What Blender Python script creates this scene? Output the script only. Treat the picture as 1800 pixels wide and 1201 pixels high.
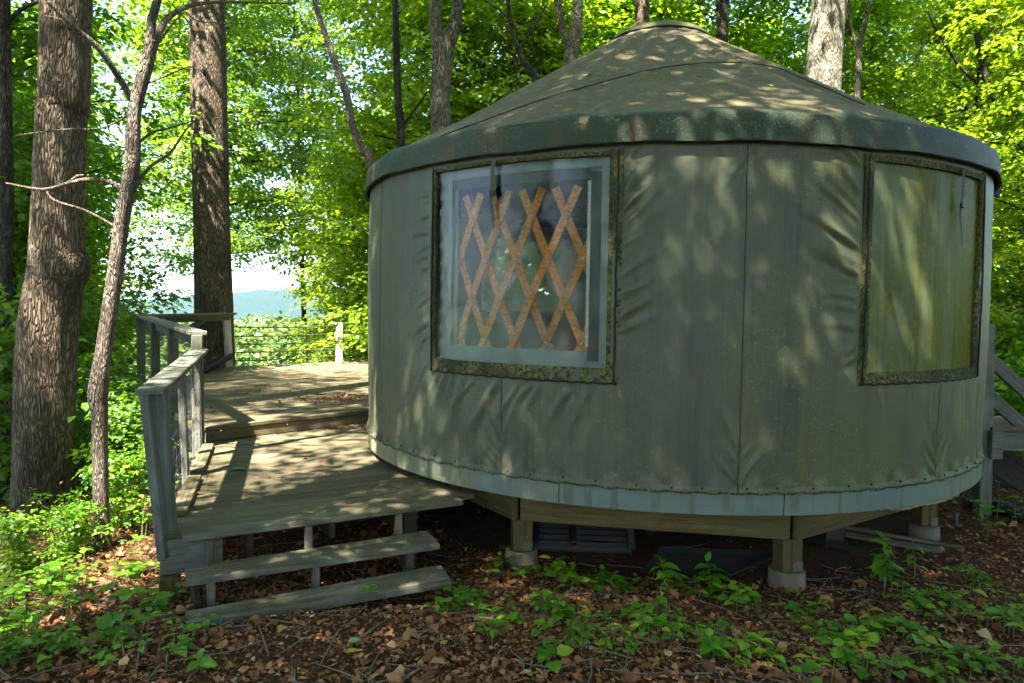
import bpy, bmesh, math, random
import numpy as np
from mathutils import Vector, Matrix
random.seed(7)
RNG = np.random.default_rng(11)
for o in list(bpy.data.objects): bpy.data.objects.remove(o, do_unlink=True)
scn = bpy.context.scene
COL = scn.collection

# ------------------------------------------------------------------ camera
EYE = 1.65
F, PITCH, ROLL = 1262.1, .0507, .0140          # focal length in 1800-px pixels, radians
cp, sp, cr, sr = math.cos(PITCH), math.sin(PITCH), math.cos(ROLL), math.sin(ROLL)
CM = np.array([[cr, sr, 0], [-sr, cr, 0], [0, 0, 1]]) @ np.array([[1, 0, 0], [0, sp, cp], [0, cp, -sp]])
cam_d = bpy.data.cameras.new('camera'); cam = bpy.data.objects.new('camera', cam_d); COL.objects.link(cam)
cam_d.sensor_width = 36; cam_d.lens = 36 * F / 1800
cam_d.clip_start = .05; cam_d.clip_end = 40000
mw = Matrix.Identity(4)
for i in range(3):
    mw[i][0] = CM[0][i]; mw[i][1] = CM[1][i]; mw[i][2] = -CM[2][i]
mw[2][3] = EYE
cam.matrix_world = mw
scn.camera = cam

# ------------------------------------------------------------------ light
SUN_EL = math.radians(57); SUN_AZ = (-.44, -.90)
SUN_STRENGTH, SKY_STRENGTH, EXPOSURE = 5.0, .07, 3.3
to_sun = Vector((SUN_AZ[0] * math.cos(SUN_EL), SUN_AZ[1] * math.cos(SUN_EL), math.sin(SUN_EL))).normalized()
w = bpy.data.worlds.new('World'); scn.world = w; w.use_nodes = True
nt = w.node_tree; nt.nodes.clear()
sky = nt.nodes.new('ShaderNodeTexSky'); sky.sky_type = 'NISHITA'; sky.sun_disc = False
sky.sun_elevation = SUN_EL; sky.sun_rotation = math.atan2(SUN_AZ[0], SUN_AZ[1]) % (2 * math.pi)
sky.air_density = 1.0; sky.dust_density = 1.0; sky.ozone_density = 1.0
bg = nt.nodes.new('ShaderNodeBackground'); bg.inputs[1].default_value = SKY_STRENGTH
wo = nt.nodes.new('ShaderNodeOutputWorld')
nt.links.new(sky.outputs[0], bg.inputs[0]); nt.links.new(bg.outputs[0], wo.inputs[0])
sd = bpy.data.lights.new('sun', 'SUN'); sd.energy = SUN_STRENGTH; sd.angle = math.radians(.53); sd.color = (1, .94, .82)
sun = bpy.data.objects.new('sun', sd); COL.objects.link(sun); sun.location = (-10, -20, 40)
sun.rotation_mode = 'QUATERNION'; sun.rotation_quaternion = (-to_sun).to_track_quat('-Z', 'Y')
vs = scn.view_settings
scn.display_settings.display_device = 'sRGB'
vs.view_transform = 'Standard'; vs.look = 'None'; vs.gamma = 1; vs.use_curve_mapping = False; vs.exposure = EXPOSURE
scn.render.engine = 'CYCLES'
cy = scn.cycles
cy.use_denoising = True; cy.use_adaptive_sampling = True; cy.adaptive_threshold = .03
cy.max_bounces = 9; cy.diffuse_bounces = 5; cy.glossy_bounces = 3; cy.transmission_bounces = 5; cy.transparent_max_bounces = 10; cy.volume_bounces = 0
cy.sample_clamp_indirect = 8

# ------------------------------------------------------------------ unprojection helpers (world has the camera 1.65 m up)
def ray(px, py): return CM.T @ np.array([(px - 900) / F, (600.5 - py) / F, 1.])
def atz(px, py, z): d = ray(px, py); q = d * ((z - EYE) / d[2]); return Vector((q[0], q[1], z))
def aty(px, py, y): d = ray(px, py); q = d * (y / d[1]); return Vector((q[0], y, q[2] + EYE))
YC = np.array([1.2355, 6.29]); YR = 2.44
Z_BAND0, Z_CAN0, Z_EAVE, Z_TOP = .526, .646, 2.522, 2.668
def pol(a, r, z=0.): a = math.radians(a); return Vector((YC[0] + r * math.cos(a), YC[1] + r * math.sin(a), z))

# ------------------------------------------------------------------ mesh helpers
def tag(o, label=None, cat=None, group=None, kind=None):
    if label: o['label'] = label
    if cat: o['category'] = cat
    if group: o['group'] = group
    if kind: o['kind'] = kind
    return o
def link(o, parent=None):
    COL.objects.link(o)
    if parent is not None: o.parent = parent
    return o
def empty(name, loc=(0, 0, 0), rz=0):
    o = bpy.data.objects.new(name, None); COL.objects.link(o); o.location = loc; o.rotation_euler = (0, 0, rz); o.empty_display_size = .1
    return o
def local(parent, v):                      # world point -> parent frame (parents are unscaled empties, translation + rz)
    if parent is None: return Vector(v)
    m = Matrix.Translation(parent.location) @ parent.rotation_euler.to_matrix().to_4x4()
    return m.inverted() @ Vector(v)
def npmesh(name, V, Fa, mats, smooth=False, mi=None):
    me = bpy.data.meshes.new(name)
    V = np.asarray(V, np.float32); Fa = np.asarray(Fa, np.int32)
    n = Fa.shape[1]
    me.vertices.add(len(V)); me.vertices.foreach_set('co', V.ravel())
    me.loops.add(Fa.size); me.loops.foreach_set('vertex_index', Fa.ravel())
    me.polygons.add(len(Fa))
    me.polygons.foreach_set('loop_start', np.arange(0, Fa.size, n, dtype=np.int32))
    if smooth: me.polygons.foreach_set('use_smooth', np.ones(len(Fa), bool))
    if mi is not None: me.polygons.foreach_set('material_index', np.asarray(mi, np.int32))
    me.update(calc_edges=True)
    for m in (mats if isinstance(mats, (list, tuple)) else [mats]): me.materials.append(m)
    return me
def pymesh(name, V, Fs, mat, smooth=False):
    me = bpy.data.meshes.new(name); me.from_pydata([tuple(v) for v in V], [], Fs); me.materials.append(mat)
    if smooth: me.polygons.foreach_set('use_smooth', np.ones(len(me.polygons), bool))
    me.update(); return me
def obj(name, me, parent=None): return link(bpy.data.objects.new(name, me), parent)
def world_obj(name, me, parent):           # mesh given in world coordinates under a translated parent
    o = obj(name, me, parent)
    if parent is not None:
        m = Matrix.Identity(4); p = parent; chain = []
        while p is not None: chain.append(p); p = p.parent
        for p in reversed(chain):
            m = m @ p.matrix_parent_inverse @ (Matrix.Translation(p.location) @ p.rotation_euler.to_matrix().to_4x4())
        o.matrix_parent_inverse = m.inverted()
    return o
def box_mesh(sx, sy, sz, mat, bev=.004, jit=0.):
    bm = bmesh.new(); bmesh.ops.create_cube(bm, size=1)
    for v in bm.verts:
        v.co.x *= sx; v.co.y *= sy; v.co.z *= sz
        if jit: v.co += Vector((random.uniform(-jit, jit), random.uniform(-jit, jit), random.uniform(-jit, jit)))
    if bev: bmesh.ops.bevel(bm, geom=bm.edges[:], offset=bev, segments=1, affect='EDGES')
    me = bpy.data.meshes.new('box'); bm.to_mesh(me); bm.free(); me.materials.append(mat); return me
def put(o, parent, loc, rot):              # set a world transform on a child of (possibly transformed) parents
    m = Matrix.Identity(4); p = parent; chain = []
    while p is not None: chain.append(p); p = p.parent
    for p in reversed(chain):
        m = m @ p.matrix_parent_inverse @ (Matrix.Translation(p.location) @ p.rotation_euler.to_matrix().to_4x4())
    o.matrix_parent_inverse = m.inverted(); o.location = loc; o.rotation_euler = rot
    return o
def box(name, parent, c, size, mat, rot=(0, 0, 0), bev=.004, jit=0.):
    o = obj(name, box_mesh(*size, mat, bev, jit), parent); return put(o, parent, c, rot)
def beam(name, parent, a, b, wd, ht, mat, bev=.004, roll=0.):     # box from a to b; local x along it
    a, b = Vector(a), Vector(b); d = b - a; L = d.length
    q = d.to_track_quat('X', 'Z')
    if roll: q = q @ Matrix.Rotation(roll, 3, 'X').to_quaternion()
    return box(name, parent, (a + b) / 2, (L, wd, ht), mat, q.to_euler(), bev)
def tube_arrays(pts, rad, n=8, cap=True, ridge=0., seed=0):
    pts = [Vector(p) for p in pts]; V = []; Fs = []
    rg = np.random.default_rng(seed)
    up = Vector((0, 0, 1)); ref = Vector((1, 0, 0))
    ph = rg.uniform(0, 6.28, 4)
    for i, p in enumerate(pts):
        t = (pts[min(i + 1, len(pts) - 1)] - pts[max(i - 1, 0)]).normalized()
        x = (ref - t * ref.dot(t))
        if x.length < 1e-3: x = t.orthogonal()
        x.normalize(); y = t.cross(x); ref = x
        for k in range(n):
            a = 2 * math.pi * k / n
            r = rad[i] * (1 + ridge * (math.sin(3 * a + ph[0] + i * .15) * .5 + math.sin(5 * a + ph[1] - i * .2) * .35 + .5 * math.sin(2 * a + ph[2] + i * .3)))
            V.append(p + x * (math.cos(a) * r) + y * (math.sin(a) * r))
    m = len(pts)
    for i in range(m - 1):
        for k in range(n):
            Fs.append((i * n + k, i * n + (k + 1) % n, (i + 1) * n + (k + 1) % n, (i + 1) * n + k))
    if cap:
        Fs.append(tuple(range(n - 1, -1, -1))); Fs.append(tuple((m - 1) * n + k for k in range(n)))
    return V, Fs
def smooth_path(pts, rad, k=6):             # Catmull-Rom
    P = [Vector(p) for p in pts]; out = []; rr = []
    for i in range(len(P) - 1):
        p0, p1, p2, p3 = P[max(i - 1, 0)], P[i], P[i + 1], P[min(i + 2, len(P) - 1)]
        for j in range(k):
            t = j / k
            out.append(.5 * ((2 * p1) + (p2 - p0) * t + (2 * p0 - 5 * p1 + 4 * p2 - p3) * t * t + (3 * p1 - p0 - 3 * p2 + p3) * t ** 3))
            rr.append(rad[i] * (1 - t) + rad[i + 1] * t)
    out.append(P[-1]); rr.append(rad[-1]); return out, rr
def tube_obj(name, parent, pts, rad, mat, n=8, k=6, smooth=True):
    if not isinstance(rad, (list, tuple)): rad = [rad] * len(pts)
    if len(pts) > 2: pts, rad = smooth_path(pts, rad, k)
    V, Fs = tube_arrays(pts, rad, n)
    return world_obj(name, pymesh(name, V, Fs, mat, smooth), parent)
def vnoise(x, y, seed=0):                    # smooth value noise, numpy
    xi, yi = np.floor(x).astype(int), np.floor(y).astype(int); fx, fy = x - xi, y - yi
    fx = fx * fx * (3 - 2 * fx); fy = fy * fy * (3 - 2 * fy)
    def h(a, b):
        n = (a * 374761393 + b * 668265263 + seed * 974711) & 0x7fffffff
        n = ((n ^ (n >> 13)) * 1274126177) & 0x7fffffff
        return ((n ^ (n >> 16)) & 0xffff) / 65535.
    return (h(xi, yi) * (1 - fx) + h(xi + 1, yi) * fx) * (1 - fy) + (h(xi, yi + 1) * (1 - fx) + h(xi + 1, yi + 1) * fx) * fy
def fbm(x, y, seed=0, o=4):
    s = 0; a = .5
    for i in range(o): s = s + a * vnoise(x * 2 ** i, y * 2 ** i, seed + i); a *= .5
    return s

# ------------------------------------------------------------------ materials
class N:
    """little node-graph helper"""
    def __init__(s, name):
        s.m = bpy.data.materials.new(name); s.m.use_nodes = True; s.t = s.m.node_tree; s.t.nodes.clear()
        s.out = s.t.nodes.new('ShaderNodeOutputMaterial')
    def n(s, typ, **kw):
        nd = s.t.nodes.new('ShaderNode' + typ)
        for k, v in kw.items():
            if k.startswith('i_'):
                key = k[2:]; key = int(key) if key.isdigit() else key.replace('_', ' ')
                s.set(nd.inputs[key], v)
            else: setattr(nd, k, v)
        return nd
    def set(s, sock, v):
        if hasattr(v, 'is_linked') or isinstance(v, bpy.types.NodeSocket): s.t.links.new(v, sock)
        else: sock.default_value = v
    def coords(s, kind='Object', scale=(1, 1, 1), loc=(0, 0, 0), rnd=False):
        c = s.n('TexCoord').outputs[kind]
        if rnd:
            oi = s.n('ObjectInfo').outputs['Random']
            ml = s.n('VectorMath', operation='SCALE'); ml.inputs[0].default_value = (37., 61., 23.); s.set(ml.inputs['Scale'], oi)
            ad = s.n('VectorMath', operation='ADD'); s.set(ad.inputs[0], c); s.set(ad.inputs[1], ml.outputs[0]); c = ad.outputs[0]
        mp = s.n('Mapping'); s.set(mp.inputs[0], c); mp.inputs['Scale'].default_value = scale; mp.inputs['Location'].default_value = loc
        return mp.outputs[0]
    def noise(s, vec, scale, detail=4, rough=.55, dist=0.):
        nd = s.n('TexNoise'); s.set(nd.inputs['Vector'], vec); nd.inputs['Scale'].default_value = scale
        nd.inputs['Detail'].default_value = detail; nd.inputs['Roughness'].default_value = rough; nd.inputs['Distortion'].default_value = dist
        return nd.outputs['Fac']
    def ramp(s, fac, stops, interp='LINEAR'):
        nd = s.n('ValToRGB'); s.set(nd.inputs[0], fac); cr_ = nd.color_ramp; cr_.interpolation = interp
        while len(cr_.elements) > 1: cr_.elements.remove(cr_.elements[-1])
        for i, (p, c) in enumerate(stops):
            e = cr_.elements[0] if i == 0 else cr_.elements.new(p)
            e.position = p; e.color = (*c, 1) if len(c) == 3 else c
        return nd.outputs[0]
    def step(s, fac, a, b): return s.ramp(fac, [(a, (0, 0, 0)), (b, (1, 1, 1))])
    def mix(s, fac, a, b, mode='MIX'):
        nd = s.n('Mix', data_type='RGBA', blend_type=mode)
        s.set(nd.inputs[0], fac)
        for i, v in ((6, a), (7, b)):
            if isinstance(v, tuple): v = (*v, 1) if len(v) == 3 else v
            s.set(nd.inputs[i], v)
        return nd.outputs[2]
    def math(s, op, a, b=0.):
        nd = s.n('Math', operation=op); s.set(nd.inputs[0], a); s.set(nd.inputs[1], b); return nd.outputs[0]
    def sep(s, vec): nd = s.n('SeparateXYZ'); s.set(nd.inputs[0], vec); return nd.outputs
    def bump(s, h, strength=.4, dist=.01):
        nd = s.n('Bump'); nd.inputs['Strength'].default_value = strength; nd.inputs['Distance'].default_value = dist; s.set(nd.inputs['Height'], h); return nd.outputs[0]
    def prin(s, col, rough=.8, bump=None, spec=.3, **kw):
        b = s.n('BsdfPrincipled')
        if isinstance(col, tuple): col = (*col, 1) if len(col) == 3 else col
        s.set(b.inputs['Base Color'], col); s.set(b.inputs['Roughness'], rough); b.inputs['Specular IOR Level'].default_value = spec
        if bump is not None: s.set(b.inputs['Normal'], bump)
        for k, v in kw.items(): s.set(b.inputs[k.replace('_', ' ')], v)
        return b.outputs[0]
    def done(s, sh): s.t.links.new(sh, s.out.inputs['Surface']); return s.m

def leaf_mat(name, stops, trans, mixf=.45, gloss=.05):
    g = N(name)
    ri = g.n('NewGeometry').outputs['Random Per Island']
    oi = g.n('ObjectInfo').outputs['Random']
    f = g.math('FRACT', g.math('ADD', ri, g.math('MULTIPLY', oi, 3.7)))
    c = g.ramp(f, stops)
    hv = g.n('HueSaturation'); g.set(hv.inputs['Color'], c)
    g.set(hv.inputs['Hue'], g.math('ADD', .488, g.math('MULTIPLY', oi, .024))); g.set(hv.inputs['Value'], g.math('ADD', .85, g.math('MULTIPLY', oi, .3)))
    c = hv.outputs[0]
    d = g.n('BsdfDiffuse'); g.set(d.inputs[0], c)
    t = g.n('BsdfTranslucent'); g.set(t.inputs[0], g.mix(1., c, trans, 'MULTIPLY'))
    mx = g.n('MixShader'); mx.inputs[0].default_value = mixf; g.t.links.new(d.outputs[0], mx.inputs[1]); g.t.links.new(t.outputs[0], mx.inputs[2])
    gl = g.n('BsdfGlossy'); gl.inputs['Roughness'].default_value = .42
    m2 = g.n('MixShader'); m2.inputs[0].default_value = gloss; g.t.links.new(mx.outputs[0], m2.inputs[1]); g.t.links.new(gl.outputs[0], m2.inputs[2])
    return g.done(m2.outputs[0])
M = {}
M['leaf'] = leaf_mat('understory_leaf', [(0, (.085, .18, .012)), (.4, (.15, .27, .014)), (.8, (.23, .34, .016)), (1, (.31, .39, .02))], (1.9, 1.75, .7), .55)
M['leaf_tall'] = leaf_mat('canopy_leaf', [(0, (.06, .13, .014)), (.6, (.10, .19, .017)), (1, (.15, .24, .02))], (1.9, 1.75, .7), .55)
M['leaf_dark'] = leaf_mat('dark_green_leaf', [(0, (.06, .15, .016)), (.6, (.10, .22, .02)), (1, (.16, .29, .022))], (1.8, 1.75, .8), .54)  # darker green leaf of the left wood and shrubs
M['leaf_ground'] = leaf_mat('seedling_leaf', [(0, (.06, .18, .010)), (.5, (.11, .27, .014)), (.9, (.19, .35, .02)), (.97, (.32, .38, .03)), (1, (.28, .20, .05))], (1.7, 1.6, .7), .4, .04)
M['leaf_far'] = leaf_mat('distant_leaf', [(0, (.05, .10, .03)), (.6, (.09, .15, .035)), (1, (.14, .19, .045))], (1.5, 1.4, .9), .3, .02)

def bark_mat(name, dark, light, lichen=0., sc=1.):
    g = N(name)
    v = g.coords('Object', (12 * sc, 12 * sc, 2.0 * sc))
    ns = g.noise(v, 2.2, 5, .65, .6)
    vo = g.n('TexVoronoi', feature='DISTANCE_TO_EDGE'); vw = g.n('VectorMath', operation='ADD'); 
    nz = g.n('TexNoise'); g.set(nz.inputs['Vector'], v); nz.inputs['Scale'].default_value = 1.5
    sc_ = g.n('VectorMath', operation='SCALE'); g.set(sc_.inputs[0], nz.outputs['Color']); sc_.inputs['Scale'].default_value = .9
    g.set(vw.inputs[0], v); g.set(vw.inputs[1], sc_.outputs[0]); g.set(vo.inputs['Vector'], vw.outputs[0]); vo.inputs['Scale'].default_value = 4.2
    ridge = g.math('MULTIPLY', g.step(vo.outputs['Distance'], 0., .28), g.math('ADD', .45, ns))
    big = g.noise(g.coords('Object', (1, 1, .5)), 2.5, 3)
    c = g.mix(ridge, dark, light)
    c = g.mix(g.math('MULTIPLY', g.step(big, .5, .7), .55), c, tuple(x * .5 for x in dark))
    if lichen:
        ln = g.noise(g.coords('Object', (5, 5, 3.4)), 2.6, 6, .65)
        c = g.mix(g.math('MULTIPLY', g.step(ln, .55, .6), lichen), c, (.30, .33, .24))
    return g.done(g.prin(c, .9, g.bump(ridge, .9, .03), .15))
M['bark'] = bark_mat('poplar_bark', (.075, .052, .035), (.27, .205, .145), .15)
M['bark_grey'] = bark_mat('grey_bark', (.07, .06, .045), (.30, .26, .20), .5)
M['bark_dark'] = bark_mat('dark_bark', (.03, .026, .02), (.11, .09, .07), .15)
M['bark_smooth'] = bark_mat('smooth_bark', (.14, .105, .08), (.31, .25, .20), .4, 1.6)
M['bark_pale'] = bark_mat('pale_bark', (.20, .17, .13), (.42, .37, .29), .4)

def deck_mat(name, base, algae, algf, paint=0.):
    g = N(name)
    v = g.coords('Object', (1, 1, 1), rnd=True)
    vs_ = g.n('Mapping'); g.set(vs_.inputs[0], v); vs_.inputs['Scale'].default_value = (1.2, 26, 26)
    grain = g.noise(vs_.outputs[0], 2.0, 6, .65, .4)
    blot = g.noise(v, 3.2, 5, .6); fine = g.noise(v, 26, 4, .6)
    oi = g.n('ObjectInfo').outputs['Random']
    c = g.mix(g.step(grain, .3, .7), tuple(x * .42 for x in base), tuple(min(1, x * 1.4) for x in base))
    c = g.mix(g.math('MULTIPLY', g.step(blot, .38, .62), algf), c, algae)
    c = g.mix(g.math('MULTIPLY', g.step(fine, .52, .7), .35), c, tuple(x * .45 for x in base))
    if paint:
        pn = g.noise(g.coords('Object', (1.4, 5, 5), rnd=True), 1.8, 5, .6)
        c = g.mix(g.math('MULTIPLY', g.step(pn, .54, .62), paint), c, (.21, .235, .215))
    hv = g.n('HueSaturation'); g.set(hv.inputs['Color'], c); g.set(hv.inputs['Value'], g.math('ADD', .86, g.math('MULTIPLY', oi, .28)))
    b = g.bump(g.math('ADD', grain, g.math('MULTIPLY', fine, .5)), .45, .006)
    return g.done(g.prin(hv.outputs[0], .82, b, .25))
M['deck'] = deck_mat('weathered_deck_wood', (.155, .122, .077), (.078, .074, .028), .65, .08)
M['tread'] = deck_mat('worn_painted_tread', (.15, .128, .088), (.072, .064, .028), .7, .28)
M['rail'] = deck_mat('grey_painted_wood', (.158, .155, .128), (.098, .10, .058), .5, .3)
M['rail_far'] = deck_mat('pale_painted_wood', (.50, .47, .42), (.4, .38, .32), .3, .0)
M['lumber'] = deck_mat('yellow_treated_lumber', (.15, .097, .036), (.068, .058, .022), .55)
M['lumber_dark'] = deck_mat('dark_shaded_lumber', (.05, .042, .028), (.04, .04, .02), .5)  # dark wood; its tone also paints in shade under the decks

def canvas_mat():
    g = N('grey_green_canvas')
    v = g.coords('Object'); x, y, z = g.sep(v)
    big = g.noise(v, 1.1, 4, .55)
    st = g.math('ADD', g.math('MULTIPLY', g.noise(g.coords('Object', (5, 5, .3)), 1.6, 5, .6), .5), g.math('ADD', g.math('MULTIPLY', g.noise(g.coords('Object', (1.5, 1.5, 1.1)), 1.7, 6, .6, .5), .3), g.math('MULTIPLY', g.noise(g.coords('Object', (22, 22, .6)), 1.8, 4, .65), .2)))
    st2 = g.noise(g.coords('Object', (16, 16, .5)), 2.0, 4, .6)
    weave = g.noise(g.coords('Object', (120, 120, 25)), 3, 2, .5)
    speck = g.noise(v, 55, 3, .7)
    c = g.mix(g.step(st, .25, .75), (.030, .035, .017), (.135, .137, .079))
    # algae film, heavier towards the damp end of the tent (+x in the tent's frame)
    al = g.math('ADD', g.math('MULTIPLY', x, .30), g.math('ADD', g.math('MULTIPLY', g.math('SUBTRACT', st, .5), 1.3), g.math('MULTIPLY', g.math('SUBTRACT', big, .45), 1.1)))
    c = g.mix(g.math('MULTIPLY', g.step(g.noise(g.coords('Object', (1.3, 1.3, .8)), 1.3, 5, .6, .4), .40, .62), .35), c, (.095, .086, .054))
    c = g.mix(g.math('MULTIPLY', g.step(al, -.15, .65), .85), c, (.105, .115, .028))
    c = g.mix(g.math('MULTIPLY', g.step(st2, .50, .64), .45), c, (.062, .105, .072))
    c = g.mix(g.math('MULTIPLY', g.step(g.noise(g.coords('Object', (7, 7, .5), (3, 1, 0)), 1.5, 4), .60, .72), .35), c, (.10, .062, .028))
    c = g.mix(g.math('MULTIPLY', g.math('MULTIPLY', g.step(speck, .58, .66), g.step(big, .42, .6)), .55), c, (.20, .21, .12))
    b = g.bump(g.math('ADD', g.math('MULTIPLY', weave, .4), g.math('MULTIPLY', g.noise(v, 7, 3), 1.2)), .35, .006)
    return g.done(g.prin(c, .52, b, .4))
M['canvas'] = canvas_mat()
def roof_mat():
    g = N('weathered_roof_fabric'); v = g.coords('Object')
    a = g.noise(v, 2.2, 6, .62, .5); b_ = g.noise(v, 14, 5, .65); c_ = g.noise(v, 60, 3, .6)
    c = g.mix(a, (.074, .060, .030), (.160, .130, .074))
    c = g.mix(g.math('MULTIPLY', g.step(b_, .5, .66), .5), c, (.24, .205, .13))
    c = g.mix(g.math('MULTIPLY', g.step(g.noise(v, 3.1, 5, .6, 1.2), .54, .66), .5), c, (.085, .105, .03))
    c = g.mix(g.math('MULTIPLY', g.step(c_, .56, .68), .4), c, (.07, .06, .04))
    return g.done(g.prin(c, .8, g.bump(g.math('ADD', b_, g.math('MULTIPLY', a, 2)), .4, .01), .25))
M['roof'] = roof_mat()
def valance_mat():
    g = N('dark_green_valance'); v = g.coords('Object'); z = g.sep(v)[2]
    a = g.noise(v, 1.7, 4); sp_ = g.noise(v, 105, 4, .8)
    c = g.mix(a, (.017, .032, .016), (.042, .064, .032))
    st = g.noise(g.coords('Object', (7, 7, .5)), 2, 4)
    c = g.mix(g.math('MULTIPLY', g.step(st, .51, .66), .8), c, (.085, .048, .022))
    edge = g.math('ABSOLUTE', g.math('SUBTRACT', z, 2.6)); 
    m = g.math('MULTIPLY', g.step(sp_, .57, .66), g.math('MULTIPLY', g.step(g.noise(g.coords('Object', (1, 1, 3)), 2.6, 5, .65), .44, .60), .75))
    c = g.mix(m, c, (.30, .33, .24))
    return g.done(g.prin(c, .6, g.bump(g.math('ADD', sp_, a), .4, .006), .35))
M['valance'] = valance_mat()
def band_mat():
    g = N('pale_blue_painted_band'); v = g.coords('Object'); x, y, z = g.sep(v)
    a = g.noise(v, 2.2, 5); gr = g.noise(g.coords('Object', (3, 3, 40)), 2, 4); sm = g.noise(v, 22, 4, .65)
    c = g.mix(a, (.110, .142, .125), (.165, .195, .168))
    al = g.math('ADD', g.math('SUBTRACT', g.math('MULTIPLY', x, -.55), .25), g.math('MULTIPLY', g.math('SUBTRACT', a, .5), 1.5))
    c = g.mix(g.step(al, .25, .72), c, g.mix(sm, (.09, .10, .045), (.27, .27, .17)))
    ar = g.math('ADD', g.math('MULTIPLY', x, .5), g.math('SUBTRACT', a, .5))
    c = g.mix(g.math('MULTIPLY', g.step(ar, .5, 1.1), .7), c, (.21, .24, .07))
    c = g.mix(g.math('MULTIPLY', g.step(g.noise(g.coords('Object', (9, 9, 1.2)), 2, 4), .52, .66), .6), c, (.085, .085, .045))
    c = g.mix(g.math('MULTIPLY', g.step(sm, .66, .72), .5), c, (.10, .085, .06))
    return g.done(g.prin(c, .55, g.bump(g.math('ADD', gr, sm), .3, .006), .4))
M['band'] = band_mat()
def moss_mat(name, f, sc=1.):
    g = N(name); v = g.coords('Object'); a = g.noise(v, 46 * sc, 5, .8); b_ = g.noise(v, 5, 4)
    c = g.mix(g.step(a, .40, .60), (.022, .018, .012), (.19, .185, .075))
    c = g.mix(g.math('MULTIPLY', g.step(a, .55, .68), g.step(b_, .45, .6)), c, (.30, .29, .16))
    c = g.mix(g.math('MULTIPLY', g.step(g.noise(v, 13, 4), .5, .62), f), c, (.10, .14, .018))
    c = g.mix(g.math('MULTIPLY', g.step(g.noise(v, 3.3, 4, .6), .46, .62), .8), c, g.mix(a, (.020, .020, .013), (.075, .075, .045)))
    return g.done(g.prin(c, .95, g.bump(a, .8, .012), .1))
M['moss'] = moss_mat('mossy_trim', .5)
M['moss_dark'] = moss_mat('dark_mossy_trim', .3, 1.4)
def plain(name, col, rough=.8, spec=.3, ns=6., amt=.35, **kw):
    g = N(name); v = g.coords('Object', rnd=True); a = g.noise(v, ns, 5, .6)
    c = g.mix(a, tuple(x * (1 - amt) for x in col), tuple(min(1., x * (1 + amt)) for x in col))
    return g.done(g.prin(c, rough, g.bump(g.noise(v, ns * 5, 3), .2, .004), spec, **kw))
M['piping'] = plain('black_rubber_piping', (.018, .017, .014), .7)
M['zip'] = plain('cream_zipper_tape', (.62, .60, .48), .7, ns=60, amt=.5)
M['liner'] = plain('seafoam_liner', (.24, .31, .27), .85, ns=5, amt=.3)
M['liner_dark'] = plain('dark_liner_edge', (.045, .065, .062), .85, ns=4, amt=.3)
M['inner'] = plain('inner_liner_fabric', (.20, .25, .20), .9, ns=2, amt=.2)
M['lattice'] = deck_mat('orange_lattice_wood', (.66, .27, .05), (.50, .19, .04), .3)
M['rivet'] = plain('pale_rivet', (.75, .68, .5), .4)
M['strap'] = plain('grey_green_strap', (.09, .09, .06), .85, ns=40)
M['seam'] = plain('dark_stitched_seam', (.035, .036, .025), .8)
M['buckle'] = plain('black_buckle', (.015, .015, .015), .45)
M['dark_disc'] = plain('dark_teal_shade', (.018, .035, .034), .6)
M['metal'] = plain('dull_bracket', (.14, .115, .06), .6, ns=30)
M['concrete'] = plain('concrete_footing', (.165, .14, .088), .95, ns=14, amt=.45)
M['plastic'] = plain('black_plastic', (.022, .022, .021), .45, .4, ns=12)
M['frame_grey'] = plain('grey_plastic_rim', (.075, .072, .065), .6)
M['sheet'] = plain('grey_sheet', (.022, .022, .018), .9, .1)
M['pipe'] = plain('dark_pipe', (.035, .03, .028), .55)
M['hose'] = plain('corrugated_black_hose', (.03, .03, .027), .5)
M['wire'] = plain('grey_fence_wire', (.16, .16, .15), .5, Metallic=.5)
M['cable'] = plain('dark_cable', (.055, .045, .035), .6)
M['hood'] = plain('dark_sheet_metal_hood', (.03, .03, .028), .5)
M['floor'] = plain('plywood_floor', (.28, .22, .14), .8)
M['leaf_green'] = plain('fresh_fallen_leaf', (.13, .22, .08), .6)
M['leaf_yellow'] = plain('yellow_fallen_leaf', (.62, .42, .03), .6)
M['leaf_rust'] = plain('rust_fallen_leaf', (.30, .10, .04), .7)
M['stem'] = plain('green_stem', (.12, .16, .05), .7)
M['twig'] = plain('grey_twig', (.16, .13, .10), .9)
def litter_mat():
    g = N('dead_leaf_litter'); ri = g.n('NewGeometry').outputs['Random Per Island']
    c = g.ramp(ri, [(0, (.07, .028, .014)), (.35, (.17, .066, .027)), (.65, (.27, .11, .044)), (.86, (.36, .165, .066)), (.96, (.38, .23, .11)), (1, (.48, .35, .21))])
    return g.done(g.prin(c, .75, None, .25))
M['litter'] = litter_mat()
def ground_mat():
    g = N('forest_soil'); v = g.coords('Object'); a = g.noise(v, 9, 6, .7); b_ = g.noise(v, .9, 4); f = g.noise(v, 45, 4, .7)
    c = g.mix(a, (.035, .018, .010), (.14, .065, .032))
    c = g.mix(g.math('MULTIPLY', g.step(f, .55, .7), .6), c, (.21, .125, .07))
    far = g.sep(v); d = g.n('VectorMath', operation='LENGTH'); g.set(d.inputs[0], v)
    c = g.mix(g.math('MULTIPLY', g.step(g.math('DIVIDE', d.outputs['Value'], 60.), .25, .6), 1.), c, g.mix(g.noise(v, .05, 6, .6), (.035, .07, .018), (.10, .15, .04)))
    return g.done(g.prin(c, .95, g.bump(g.math('ADD', a, f), .8, .03), .1))
M['ground'] = ground_mat()
def hill_mat():
    g = N('forested_mountain'); v = g.coords('Object'); a = g.noise(v, .004, 8, .65); b_ = g.noise(v, .03, 5, .7)
    return g.done(g.prin(g.mix(a, (.012, .026, .012), (.030, .050, .020)), .95, g.bump(b_, 1., 20.), .05))
M['hill'] = hill_mat()

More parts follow.
